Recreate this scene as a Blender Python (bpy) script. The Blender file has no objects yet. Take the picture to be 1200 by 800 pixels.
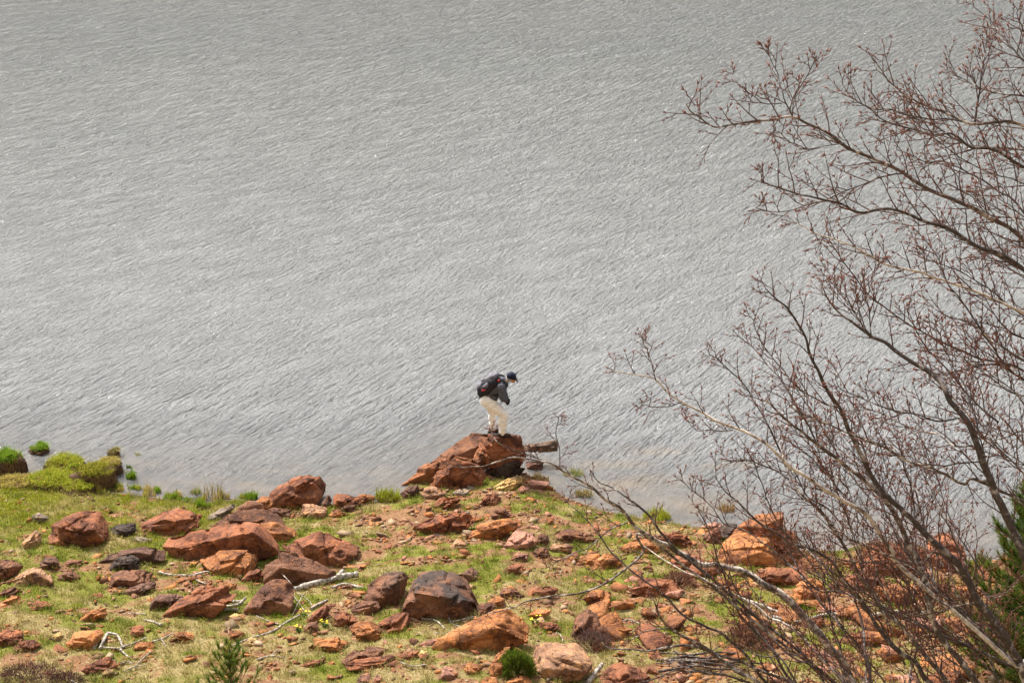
import bpy, bmesh, math, random
import numpy as np
from mathutils import Vector, Matrix
R_ = math.radians
SC = bpy.context.scene
COL = SC.collection
random.seed(7)
rng = np.random.default_rng(7)

# ------------------------------------------------------------------ camera, sky, sun, exposure
CAM_H, PITCH, FPX = 18.0, R_(20.0), 2337.0          # FPX: focal length in photo pixels (1200 wide)
cd = bpy.data.cameras.new('camera'); cam = bpy.data.objects.new('camera', cd); COL.objects.link(cam)
cam.location = (0, 0, CAM_H); cam.rotation_euler = (R_(90) - PITCH, 0, 0)
cd.sensor_width = 36.0; cd.lens = 36.0 * FPX / 1200.0; cd.clip_start = 0.1; cd.clip_end = 9000
SC.camera = cam
SUN_EL, SUN_AZ = R_(52), R_(-38)                     # azimuth from +Y (the lake) towards +X
w = bpy.data.worlds.new('World'); SC.world = w; w.use_nodes = True
wn = w.node_tree.nodes; wl = w.node_tree.links
for n in list(wn): wn.remove(n)
wo = wn.new('ShaderNodeOutputWorld'); wb = wn.new('ShaderNodeBackground'); sk = wn.new('ShaderNodeTexSky')
hs = wn.new('ShaderNodeHueSaturation'); hs.inputs['Saturation'].default_value = 0.16
sk.sky_type = 'NISHITA'; sk.sun_disc = False; sk.sun_elevation = SUN_EL; sk.sun_rotation = SUN_AZ
sk.dust_density = 6.0; sk.air_density = 1.6; sk.ozone_density = 1.0
wb.inputs['Strength'].default_value = 0.120
wl.new(sk.outputs[0], hs.inputs['Color']); wl.new(hs.outputs[0], wb.inputs['Color']); wl.new(wb.outputs[0], wo.inputs['Surface'])
sd = bpy.data.lights.new('sun', 'SUN'); sun = bpy.data.objects.new('sun', sd); COL.objects.link(sun)
sd.energy = 4.2; sd.angle = R_(8); sd.color = (1.0, 0.95, 0.88)
sdir = Vector((math.sin(SUN_AZ) * math.cos(SUN_EL), math.cos(SUN_AZ) * math.cos(SUN_EL), math.sin(SUN_EL)))
sun.rotation_euler = sdir.to_track_quat('Z', 'Y').to_euler(); sun.location = (-30, 60, 60)
SC.view_settings.view_transform = 'Standard'; SC.view_settings.look = 'None'
SC.view_settings.exposure = 0.74; SC.view_settings.gamma = 1.0; SC.view_settings.use_curve_mapping = False
SC.cycles.max_bounces = 6; SC.cycles.transparent_max_bounces = 8

# ------------------------------------------------------------------ helpers
CAMP = np.array([0, 0, CAM_H]); RT = np.array([1.0, 0, 0])
FW = np.array([0, math.cos(PITCH), -math.sin(PITCH)]); UP = np.array([0, math.sin(PITCH), math.cos(PITCH)])
def ray(px, py): return FW + RT * ((px - 600) / FPX) - UP * ((py - 400) / FPX)
def at_depth(px, py, d): return CAMP + ray(px, py) * d          # a point d metres along the view axis
def at_z(px, py, z=0.0):
    r = ray(px, py); return CAMP + r * ((z - CAM_H) / r[2])
def project(P):
    q = np.asarray(P, float) - CAMP; d = q @ FW
    return 600 + FPX * (q @ RT) / d, 400 - FPX * (q @ UP) / d

_perm = rng.permutation(256); _perm = np.concatenate([_perm, _perm, _perm])
_grad = rng.normal(size=(256, 3)); _grad /= np.linalg.norm(_grad, axis=1)[:, None]
def perlin(p):
    p = np.asarray(p, float); i = np.floor(p).astype(int); f = p - i; i &= 255
    u = f * f * f * (f * (f * 6 - 15) + 10); out = np.zeros(len(p))
    for dx in (0, 1):
        wx = u[:, 0] if dx else 1 - u[:, 0]
        for dy in (0, 1):
            wy = u[:, 1] if dy else 1 - u[:, 1]
            for dz in (0, 1):
                wz = u[:, 2] if dz else 1 - u[:, 2]
                h = _perm[_perm[_perm[(i[:, 0] + dx) & 255] + ((i[:, 1] + dy) & 255)] + ((i[:, 2] + dz) & 255)]
                g = _grad[h]
                out += wx * wy * wz * (g[:, 0] * (f[:, 0] - dx) + g[:, 1] * (f[:, 1] - dy) + g[:, 2] * (f[:, 2] - dz))
    return out * 1.6
def fbm(p, o=4, gain=0.5):
    s = 0; a = 1.0; p = np.asarray(p, float)
    for k in range(o): s = s + a * perlin(p * 2.03 ** k + 17.3 * k); a *= gain
    return s
def fbm2(x, y, o=4, z=0.0): return fbm(np.stack([x, y, np.full_like(x, z)], 1), o)
def sstep(a, b, x): t = np.clip((x - a) / (b - a), 0, 1); return t * t * (3 - 2 * t)

def tag(o, label=None, cat=None, group=None, kind='thing'):
    if label: o['label'] = label
    if cat: o['category'] = cat
    if group: o['group'] = group
    if kind: o['kind'] = kind
    return o
def link(name, me, mat=None, parent=None):
    o = bpy.data.objects.new(name, me); COL.objects.link(o)
    if mat is not None and len(me.materials) == 0: me.materials.append(mat)
    if parent is not None: o.parent = parent
    return o
def empty(name, loc):
    o = bpy.data.objects.new(name, None); COL.objects.link(o); o.location = loc; o.empty_display_size = .2
    return o
def mesh_np(name, V, F, smooth=False, cols=None, attrs=None):
    """mesh from numpy: V (n,3); F (m,k) one polygon size"""
    me = bpy.data.meshes.new(name); V = np.asarray(V, np.float32); F = np.asarray(F, np.int32)
    m, k = F.shape
    me.vertices.add(len(V)); me.vertices.foreach_set('co', V.ravel())
    me.loops.add(m * k); me.loops.foreach_set('vertex_index', F.ravel())
    me.polygons.add(m); me.polygons.foreach_set('loop_start', np.arange(0, m * k, k, dtype=np.int32))
    try: me.polygons.foreach_set('loop_total', np.full(m, k, np.int32))
    except Exception: pass
    me.update(calc_edges=True)
    if smooth: me.polygons.foreach_set('use_smooth', np.ones(m, bool))
    if cols is not None:
        a = me.attributes.new('col', 'FLOAT_COLOR', 'POINT')
        c = np.ones((len(V), 4), np.float32); c[:, :3] = cols; a.data.foreach_set('color', c.ravel())
    for nm, v in (attrs or {}).items():
        a = me.attributes.new(nm, 'FLOAT', 'POINT'); a.data.foreach_set('value', np.asarray(v, np.float32))
    me.validate()
    return me

class MB:
    """collects tubes, blades and lumps into one triangle mesh"""
    def __init__(s): s.V = []; s.F = []; s.n = 0
    def add(s, V, F): s.V.append(np.asarray(V, float)); s.F.append(np.asarray(F, int) + s.n); s.n += len(V)
    def tube(s, P, r, sides=6, cap=True):
        P = np.asarray(P, float); n = len(P); r = np.broadcast_to(np.asarray(r, float), (n,))
        T = np.gradient(P, axis=0); T /= np.linalg.norm(T, axis=1)[:, None] + 1e-12
        a = np.array([0, 0, 1.0]) if abs(T[0][2]) < .9 else np.array([1.0, 0, 0])
        N = np.cross(T[0], a); N /= np.linalg.norm(N); an = np.arange(sides) * 2 * math.pi / sides; V = []
        for i in range(n):
            N = N - T[i] * (N @ T[i]); N /= np.linalg.norm(N) + 1e-12; B = np.cross(T[i], N)
            V.append(P[i] + r[i] * (np.cos(an)[:, None] * N + np.sin(an)[:, None] * B))
        V = np.concatenate(V); F = []
        for i in range(n - 1):
            for k in range(sides):
                a0 = i * sides + k; b0 = i * sides + (k + 1) % sides
                F += [(a0, b0, b0 + sides), (a0, b0 + sides, a0 + sides)]
        if cap:
            V = np.concatenate([V, P[:1], P[-1:]]); c0 = n * sides
            for k in range(sides):
                F.append((c0, (k + 1) % sides, k)); F.append((c0 + 1, (n - 1) * sides + k, (n - 1) * sides + (k + 1) % sides))
        s.add(V, F)
    def spindle(s, p, d, L, w):
        d = d / (np.linalg.norm(d) + 1e-12); a = np.array([0, 0, 1.0]) if abs(d[2]) < .9 else np.array([1.0, 0, 0])
        n = np.cross(d, a); n /= np.linalg.norm(n); b = np.cross(d, n); m = p + d * L * .38
        V = [p, m + n * w, m + b * w, m - n * w, m - b * w, p + d * L]
        s.add(V, [(0, 2, 1), (0, 3, 2), (0, 4, 3), (0, 1, 4), (5, 1, 2), (5, 2, 3), (5, 3, 4), (5, 4, 1)])
    def build(s, name, mat, parent=None, smooth=True, origin=None):
        V = np.concatenate(s.V); F = np.concatenate(s.F)
        if origin is not None: V = V - np.asarray(origin)
        return link(name, mesh_np(name, V, F, smooth), mat, parent)

# ------------------------------------------------------------------ materials
def newmat(name, rough=0.9, spec=0.2):
    m = bpy.data.materials.new(name); m.use_nodes = True; nt = m.node_tree
    b = nt.nodes['Principled BSDF']; b.inputs['Roughness'].default_value = rough
    b.inputs['Specular IOR Level'].default_value = spec
    return m, nt, b
class NT:
    def __init__(s, nt): s.nt = nt
    def n(s, t, **kw):
        o = s.nt.nodes.new('ShaderNode' + t)
        for k, v in kw.items(): setattr(o, k, v)
        return o
    def l(s, a, b): s.nt.links.new(a, b)
    def noise(s, vec, scale, detail=4, rough=.55, dist=0.0):
        o = s.n('TexNoise'); o.inputs['Scale'].default_value = scale; o.inputs['Detail'].default_value = detail
        o.inputs['Roughness'].default_value = rough; o.inputs['Distortion'].default_value = dist
        if vec is not None: s.l(vec, o.inputs['Vector'])
        return o.outputs['Fac']
    def ramp(s, fac, a, b, ca=(0, 0, 0), cb=(1, 1, 1)):
        o = s.n('ValToRGB'); e = o.color_ramp.elements; e[0].position = a; e[1].position = b
        e[0].color = (*ca, 1); e[1].color = (*cb, 1); s.l(fac, o.inputs[0]); return o.outputs[0]
    def mix(s, fac, a, b, mode='MIX'):
        o = s.n('Mix', data_type='RGBA', blend_type=mode)
        for i, v in ((0, fac), (6, a), (7, b)):
            if isinstance(v, (int, float)): o.inputs[i].default_value = v
            elif isinstance(v, tuple): o.inputs[i].default_value = (*v, 1)
            else: s.l(v, o.inputs[i])
        return o.outputs[2]
    def math(s, op, a, b=None, c=None):
        o = s.n('Math', operation=op)
        for i, v in enumerate((a, b, c)):
            if v is None: continue
            if isinstance(v, (int, float)): o.inputs[i].default_value = v
            else: s.l(v, o.inputs[i])
        return o.outputs[0]
    def bump(s, h, dist, strength=1.0, normal=None):
        o = s.n('Bump'); o.inputs['Distance'].default_value = dist; o.inputs['Strength'].default_value = strength
        s.l(h, o.inputs['Height'])
        if normal is not None: s.l(normal, o.inputs['Normal'])
        return o.outputs[0]

def rock_material():
    m, nt, b = newmat('red_rock', .88, .25); g = NT(nt)
    pos = g.n('NewGeometry').outputs['Position']
    tint = g.n('Attribute', attribute_type='OBJECT', attribute_name='tint').outputs['Color']
    var = g.n('Attribute', attribute_type='OBJECT', attribute_name='varnish').outputs['Fac']
    n1 = g.noise(pos, 1.7, 5, .6, .6); n2 = g.noise(pos, 6.5, 5, .65); n3 = g.noise(pos, 28, 4, .7)
    c = g.mix(g.ramp(n1, .40, .60), tint, g.mix(1.0, tint, (.34, .30, .32), 'MULTIPLY'))
    c = g.mix(g.ramp(n2, .50, .72), c, g.mix(1.0, tint, (1.28, 1.12, .80), 'MULTIPLY'))
    c = g.mix(g.math('MULTIPLY', g.ramp(n2, .25, .42, (1, 1, 1), (0, 0, 0)), .55), c, (.055, .036, .032))
    gen = g.n('TexCoord').outputs['Generated']; sep = g.n('SeparateXYZ'); g.l(gen, sep.inputs[0])
    hz = g.math('ADD', sep.outputs['Z'], g.math('MULTIPLY', g.math('SUBTRACT', n1, .5), 1.6))
    c = g.mix(g.math('MULTIPLY', g.ramp(hz, .62, 1.02), g.math('MULTIPLY', var, .95)), c, (.062, .048, .043))
    c = g.mix(g.math('MULTIPLY', g.ramp(g.noise(pos, 13, 3, .6), .65, .71), .35), c, (.36, .25, .16))   # lichen specks
    c = g.mix(.75, c, g.mix(1.0, c, g.ramp(n3, .25, .75, (.55, .55, .55), (1.35, 1.35, 1.35)), 'MULTIPLY'))
    g.l(c, b.inputs['Base Color'])
    v = g.n('TexVoronoi', feature='DISTANCE_TO_EDGE'); v.inputs['Scale'].default_value = 2.6; 
    wv = g.n('VectorMath', operation='ADD'); g.l(pos, wv.inputs[0])
    nc = g.n('TexNoise'); nc.inputs['Scale'].default_value = 2.0; g.l(pos, nc.inputs['Vector'])
    g.l(nc.outputs['Color'], wv.inputs[1]); g.l(wv.outputs[0], v.inputs['Vector'])
    crack = g.ramp(v.outputs['Distance'], .0, .03)
    c = g.mix(g.math('MULTIPLY', g.math('MULTIPLY', g.ramp(v.outputs['Distance'], .0, .018, (1, 1, 1), (0, 0, 0)), g.ramp(n1, .52, .62)), .55), c, (.05, .03, .024)); g.l(c, b.inputs['Base Color'])
    h = g.math('ADD', g.math('MULTIPLY', n2, .55), g.math('ADD', g.math('MULTIPLY', n3, .3), g.math('MULTIPLY', crack, .35)))
    g.l(g.bump(h, .075, .9), b.inputs['Normal'])
    return m
M = {}
M['rock'] = rock_material()
def simple(name, col, rough=.9, var=.35, scale=20, bump=0.0, spec=.2):
    m, nt, b = newmat(name, rough, spec); g = NT(nt); pos = g.n('TexCoord').outputs['Object']
    n = g.noise(pos, scale, 4, .6)
    c = g.mix(1.0, col, g.ramp(n, .3, .7, (1 - var,) * 3, (1 + var,) * 3), 'MULTIPLY'); g.l(c, b.inputs['Base Color'])
    if bump: g.l(g.bump(n, bump, .8), b.inputs['Normal'])
    return m
def leafmat(name):
    m, nt, b = newmat(name, .9, .1); g = NT(nt); c = g.n('Attribute', attribute_name='col').outputs['Color']; g.l(c, b.inputs['Base Color'])
    t = g.n('BsdfTranslucent'); g.l(c, t.inputs['Color']); x = g.n('MixShader'); x.inputs[0].default_value = .42
    g.l(b.outputs[0], x.inputs[1]); g.l(t.outputs[0], x.inputs[2]); g.l(x.outputs[0], nt.nodes['Material Output'].inputs['Surface']); return m
def colmat(name, rough=.95):
    m, nt, b = newmat(name, rough, .08); g = NT(nt)
    g.l(g.n('Attribute', attribute_name='col').outputs['Color'], b.inputs['Base Color']); return m
M['blades'] = leafmat('grass_blades')
M['chips'] = colmat('gravel_chips')
def bark(name, dark, pale, amt):
    m, nt, b = newmat(name, .85, .2); g = NT(nt); pos = g.n('NewGeometry').outputs['Position']
    n = g.noise(pos, 17, 6, .65, .6); n2 = g.noise(pos, 55, 3, .6)
    c = g.mix(g.ramp(n, .62 - amt * .34, .74 - amt * .34), dark, pale)
    c = g.mix(1.0, c, g.ramp(n2, .3, .75, (.55, .53, .52), (1.3, 1.3, 1.3)), 'MULTIPLY')
    g.l(c, b.inputs['Base Color']); g.l(g.bump(n2, .004, .7), b.inputs['Normal']); return m
M['bark_dark'] = bark('dark_beech_bark', (.075, .060, .055), (.36, .32, .30), .24)
M['bark_mid'] = bark('grey_beech_bark', (.10, .080, .070), (.52, .46, .41), .40)
M['bark_half'] = bark('patchy_lichen_bark', (.10, .078, .068), (.55, .49, .43), .5)
M['bark_pale'] = bark('pale_lichen_bark', (.14, .105, .09), (.62, .55, .48), .72)
M['twig'] = simple('twig_bark', (.105, .062, .053), .8, .3, 30)
M['bud'] = simple('beech_bud', (.175, .064, .042), .7, .4, 40)
M['drift'] = bark('bleached_driftwood', (.17, .14, .12), (.56, .50, .43), .55)
M['deadwood'] = bark('grey_dead_wood', (.07, .05, .042), (.30, .25, .21), .3)
M['soil'] = simple('peaty_soil', (.085, .048, .027), .95, .6, 9, .03)
M['pine_bark'] = simple('pine_bark', (.16, .10, .07), .9, .5, 30, .01)

# ------------------------------------------------------------------ the ground
SHORE_PX = [(-900, 640), (-300, 592), (-60, 566), (0, 563), (60, 571), (100, 576), (140, 579), (170, 582), (200, 586), (240, 589), (285, 587),
            (320, 590), (380, 592), (440, 588), (466, 582), (480, 568), (520, 557), (580, 550), (615, 553), (642, 567), (660, 582),
            (700, 598), (760, 607), (820, 617), (870, 630), (940, 646), (985, 645), (1020, 637), (1080, 642), (1130, 655),
            (1160, 656), (1210, 650), (1400, 665), (1900, 700)]
_sh = np.array([at_z(*p)[:2] for p in SHORE_PX]); _sh = _sh[np.argsort(_sh[:, 0])]
def shore_d(x, y): return np.interp(x, _sh[:, 0], _sh[:, 1]) - y          # metres inland (positive)
def H(x, y):
    x = np.asarray(x, float); y = np.asarray(y, float)
    d = shore_d(x, y) + .22 * fbm2(x * .9, y * .9, 3, 5.0)
    hy = 29.0 - y; land = .02 + .10 * np.clip(d, 0, 11) + .46 * np.clip(hy, 0, None) * sstep(-.3, 3.0, hy)
    bed = -np.clip(-d * .10, 0, 2.2) - np.clip((-d - 25) * .04, 0, 3)
    h = np.where(d > 0, land, bed)
    a = sstep(-.5, 2.5, d)
    return h + a * (.10 * fbm2(x * .45, y * .45, 3, 1.0) + .035 * fbm2(x * 2.6, y * 2.6, 3, 2.0)) + .01 * fbm2(x * 5, y * 5, 2, 3.0)
def H1(x, y): return float(H(np.array([x]), np.array([y]))[0])
_T = np.arange(8, 75, .03)
def hit(px, py):
    """the point of the ground (or of the water's surface) seen at a photo pixel"""
    r = ray(px, py); P = CAMP + r * _T[:, None]; h = np.maximum(H(P[:, 0], P[:, 1]), 0.0)
    k = np.argmax(P[:, 2] <= h); return P[k]
gx = np.concatenate([[-4000, -1500, -600, -250, -120, -70, -45, -32, -24], np.arange(-18, 20, .095), [24, 32, 45, 70, 120, 250, 600, 1500, 4000]])
gy = np.concatenate([[-400, -150, -60, -25, -8], np.arange(0, 26, .5), np.arange(26, 43, .085), np.arange(43, 60, .8), [66, 75, 90, 120, 200, 500, 1500, 5000]])
X, Y = np.meshgrid(gx, gy); xf, yf = X.ravel(), Y.ravel(); Z = H(xf, yf)
Z = np.where(shore_d(xf, yf) > 60, np.minimum(Z, 26 + .02 * shore_d(xf, yf)), Z)
nx, ny = len(gx), len(gy); idx = np.arange(nx * ny).reshape(ny, nx)
F = np.stack([idx[:-1, :-1], idx[:-1, 1:], idx[1:, 1:], idx[1:, :-1]], -1).reshape(-1, 4)
gpx, gpy = project(np.stack([xf, yf, Z], 1))
def region_fields(x, y, px, py):
    """how green, how strawy, how bare the turf is at a place"""
    n1 = fbm2(x * .55, y * 1.0, 4, 11.0); n2 = fbm2(x * 1.9, y * 2.4, 4, 12.0)
    d = shore_d(x, y)
    cover = .60 + .75 * n1 + .65 * n2
    cover += .40 * sstep(-3.5, -9, x) * sstep(5.5, 1.0, d)             # lush shore turf at the left
    cover -= .20 * sstep(1.5, 4.5, x) + .10 * sstep(6, 10, x)           # rubble at the right
    cover += .18 * sstep(5.0, 7.5, d) * sstep(3.5, -2.5, x)
    cover -= .75 * np.exp(-(((x + 2.1) / .9) ** 2 + ((y - 38.1) / .8) ** 2))   # pebbly bare patch behind the point
    cover -= .45 * np.exp(-(((x - .2) / 1.2) ** 2 + ((y - 38.0) / 1.5) ** 2))
    straw = .28 + .9 * fbm2(x * .8, y * 1.1, 3, 21.0) + .5 * sstep(5.5, 8.0, d) - .10 * sstep(-2, -9, x)
    return np.clip(cover, 0, 1), np.clip(straw, 0, 1)
cov, straw = region_fields(xf, yf, gpx, gpy)
gme = mesh_np('ground', np.stack([xf, yf, Z], 1), F, True, None, {'cover': cov, 'straw': straw, 'shore': shore_d(xf, yf)})
def ground_material():
    m, nt, b = newmat('shore_turf_and_soil', .95, .1); g = NT(nt); pos = g.n('NewGeometry').outputs['Position']
    cov = g.n('Attribute', attribute_name='cover').outputs['Fac']; st = g.n('Attribute', attribute_name='straw').outputs['Fac']
    sh = g.n('Attribute', attribute_name='shore').outputs['Fac']
    n1 = g.noise(pos, 3.5, 6, .65); n2 = g.noise(pos, 18, 5, .7); n3 = g.noise(pos, 60, 3, .7)
    soil = g.mix(g.ramp(n1, .35, .65), (.20, .098, .050), (.33, .185, .095))
    soil = g.mix(g.ramp(n2, .55, .7), soil, (.44, .27, .16))
    soil = g.mix(g.ramp(n2, .28, .42, (1, 1, 1), (0, 0, 0)), soil, (.12, .062, .038))
    green = g.mix(g.ramp(n2, .3, .7), (.13, .14, .022), (.26, .24, .05))
    dry = g.mix(g.ramp(n2, .3, .7), (.24, .175, .07), (.42, .33, .16))
    turf = g.mix(g.ramp(g.math('ADD', st, g.math('MULTIPLY', g.math('SUBTRACT', n1, .5), 1.2)), .3, .7), green, dry)
    fac = g.ramp(g.math('ADD', cov, g.math('MULTIPLY', g.math('SUBTRACT', n2, .5), .9)), .38, .60)
    c = g.mix(fac, soil, turf)
    wet = g.ramp(g.math('ADD', sh, g.math('MULTIPLY', g.math('SUBTRACT', n1, .5), .5)), .10, .42, (.42, .40, .38), (1, 1, 1)); c = g.mix(1.0, c, wet, 'MULTIPLY')
    bed = g.mix(g.ramp(g.noise(pos, 1.2, 4, .6), .4, .6), (.125, .105, .090), (.24, .185, .135))
    c = g.mix(g.ramp(sh, -.02, .0, (1, 1, 1), (0, 0, 0)), c, bed)
    c = g.mix(.7, c, g.mix(1.0, c, g.ramp(n3, .3, .72, (.5, .5, .5), (1.4, 1.4, 1.4)), 'MULTIPLY'))
    g.l(c, b.inputs['Base Color']); g.l(g.bump(g.math('ADD', n2, g.math('MULTIPLY', n3, .5)), .05, .9), b.inputs['Normal']); return m
ground = tag(link('ground', gme, ground_material()), kind='structure')

# ------------------------------------------------------------------ the lake
def water_material():
    m, nt, b = newmat('lake_water', .13, .5); g = NT(nt); b.inputs['IOR'].default_value = 1.333
    pos = g.n('NewGeometry').outputs['Position']
    def mapped(ang, sx, sy):
        o = g.n('Mapping', vector_type='TEXTURE'); o.inputs['Rotation'].default_value = (0, 0, R_(ang)); o.inputs['Scale'].default_value = (1 / sx, 1 / sy, 1)
        g.l(pos, o.inputs['Vector']); return o.outputs[0]
    sh = g.n('Attribute', attribute_name='shore').outputs['Fac']
    wa = g.noise(mapped(60, 2.6, 9.0), 1.0, 3, .55, .5)      # ripples, crests running away to the right
    wb_ = g.noise(mapped(54, 6.0, 18.0), 1.0, 3, .6, .3)
    wc = g.noise(mapped(62, .9, 5.6), 1.0, 2, .5, .35)
    nm = g.n('MapRange'); nm.inputs['From Min'].default_value = -13; nm.inputs['From Max'].default_value = -5; nm.inputs['To Min'].default_value = .10; nm.inputs['To Max'].default_value = .75; g.l(sh, nm.inputs['Value'])
    gust = g.ramp(g.noise(mapped(34, .55, 1.25), 1.0, 4, .6), .36, .64, (.76, .76, .76), (1.26, 1.26, 1.26))
    cm = g.n('MapRange'); cm.inputs['From Min'].default_value = -6.0; cm.inputs['From Max'].default_value = -.4; cm.inputs['To Min'].default_value = 1.0; cm.inputs['To Max'].default_value = .20; g.l(sh, cm.inputs['Value']); calm = cm.outputs[0]
    wd_ = g.noise(mapped(60, 1.5, 5.0), 1.0, 4, .65, .6)
    fm = g.n('MapRange'); fm.inputs['From Min'].default_value = -10; fm.inputs['From Max'].default_value = -50; fm.inputs['To Min'].default_value = .12; fm.inputs['To Max'].default_value = 3.0; g.l(sh, fm.inputs['Value'])
    h = g.math('ADD', g.math('MULTIPLY', wa, .60), g.math('ADD', g.math('MULTIPLY', wb_, .40), g.math('ADD', g.math('MULTIPLY', wc, nm.outputs[0]), g.math('MULTIPLY', wd_, fm.outputs[0]))))
    h = g.math('MULTIPLY', h, g.math('MULTIPLY', gust, calm))
    g.l(g.bump(h, .36, 1.0), b.inputs['Normal'])
    # body colour paled to paint in bright sky reflection, sandy shoals near the point
    c = g.mix(g.ramp(g.noise(pos, .05, 3, .6), .4, .62), (.318, .328, .322), (.338, .342, .332))
    nb = g.n('MapRange'); nb.inputs['From Min'].default_value = -42; nb.inputs['From Max'].default_value = -5; g.l(sh, nb.inputs['Value'])
    c = g.mix(nb.outputs[0], c, (.250, .254, .258))      # body colour darker and bluer towards the bank
    sl = g.n('Attribute', attribute_name='shoal').outputs['Fac']; c = g.mix(g.ramp(g.math('ADD', sl, g.math('MULTIPLY', g.math('SUBTRACT', g.noise(pos, 1.1, 4, .6), .5), .8)), .35, 1.0), c, (.36, .29, .215))
    g.l(c, b.inputs['Base Color'])
    al = g.n('ValToRGB'); e = al.color_ramp.elements; e[0].position = 0; e[0].color = (.99, .99, .99, 1); e[1].position = 1; e[1].color = (.30,) * 3 + (1,)
    mr = g.n('MapRange'); mr.inputs['From Min'].default_value = -5.5; mr.inputs['From Max'].default_value = .1
    g.l(sh, mr.inputs['Value']); g.l(mr.outputs[0], al.inputs[0]); g.l(al.outputs[0], b.inputs['Alpha'])
    return m
wx_ = np.concatenate([[-4000, -800, -200, -80, -40], np.arange(-24, 26, .4), [40, 80, 200, 800, 4000]])
wy_ = np.concatenate([[20, 26, 30], np.arange(32, 56, .2), [58, 62, 68, 80, 100, 150, 300, 900, 5000]])
WX, WY = np.meshgrid(wx_, wy_); xa, ya = WX.ravel(), WY.ravel(); idx = np.arange(len(xa)).reshape(len(wy_), len(wx_))
F = np.stack([idx[:-1, :-1], idx[:-1, 1:], idx[1:, 1:], idx[1:, :-1]], -1).reshape(-1, 4)
shoal = np.zeros_like(xa)
for (px_, py_), ax_, ay_ in (((765, 528), 1.9, .55), ((715, 545), 1.5, .5), ((745, 566), 1.9, .8), ((820, 590), 2.2, 1.0), ((860, 545), 1.2, .5), ((310, 565), 2.2, .6), ((450, 558), 1.6, .8)):
    q = at_z(px_, py_); shoal = np.maximum(shoal, (.62 if px_ > 600 else .36) * np.exp(-((xa - q[0] - .5 * (ya - q[1])) / ax_) ** 2 - ((ya - q[1]) / ay_) ** 2))
water = tag(link('water', mesh_np('water', np.stack([xa, ya, np.zeros_like(xa)], 1), F, True, None, {'shore': shore_d(xa, ya), 'shoal': shoal}), water_material()), kind='structure')

# ------------------------------------------------------------------ rocks
_ico = {}
def ico(s):
    if s not in _ico:
        bm = bmesh.new(); bmesh.ops.create_icosphere(bm, subdivisions=s, radius=1.0)
        _ico[s] = (np.array([v.co[:] for v in bm.verts]), np.array([[v.index for v in f.verts] for f in bm.faces])); bm.free()
    return _ico[s]
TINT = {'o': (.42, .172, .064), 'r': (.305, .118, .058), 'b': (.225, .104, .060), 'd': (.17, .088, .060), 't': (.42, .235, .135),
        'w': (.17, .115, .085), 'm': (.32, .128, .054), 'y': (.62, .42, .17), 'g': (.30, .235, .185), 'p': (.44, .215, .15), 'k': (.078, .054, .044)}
def poly_radius(P, c, th):
    """distance from c to the outline P in each direction th"""
    A = P - c; B = np.roll(A, -1, 0); D = np.stack([np.cos(th), np.sin(th)], 1); out = np.zeros(len(th))
    E = B - A
    for a, e in zip(A, E):
        den = D[:, 0] * e[1] - D[:, 1] * e[0]; den = np.where(abs(den) < 1e-9, 1e-9, den)
        t = (a[0] * e[1] - a[1] * e[0]) / den; s = (a[0] * D[:, 1] - a[1] * D[:, 0]) / den
        out = np.where((t > 0) & (s >= -1e-6) & (s <= 1 + 1e-6), np.maximum(out, t), out)
    return out
def rock_shape(V, cuts, size, rs, rough=1.0):
    """flatten lumps into broken planes, then weather them"""
    for n, k in cuts:
        n = np.asarray(n, float); n /= np.linalg.norm(n); d = V @ n; lim = k * d.max(); V = V - np.outer(np.clip(d - lim, 0, None) * .985, n)
    off = rs.uniform(0, 60, 3); nrm = V / (np.linalg.norm(V, axis=1)[:, None] + 1e-9); q = V / size
    disp = .030 * fbm(q * 1.6 + off, 2) + .022 * fbm(q * 5 + off, 3, .6) + .011 * fbm(q * 15 + off, 3, .6)
    bed = np.array([-.30, .12, .94]); s = (q @ bed) * 5.5 + .8 * fbm(q * 1.2 + off, 2)      # bedding ledges
    disp += .020 * (np.abs((s % 1.0) - .5) * 2 - .5) * (1 - abs(nrm[:, 2]))
    for _ in range(2):                                                                     # cracks
        n = rs.normal(size=3); n /= np.linalg.norm(n); dd = q @ n + .10 * perlin(q * 3 + off) - rs.uniform(-.35, .35)
        disp -= .05 * np.exp(-(dd / .022) ** 2)
    return V + nrm * (disp * size * rough)[:, None]
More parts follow.
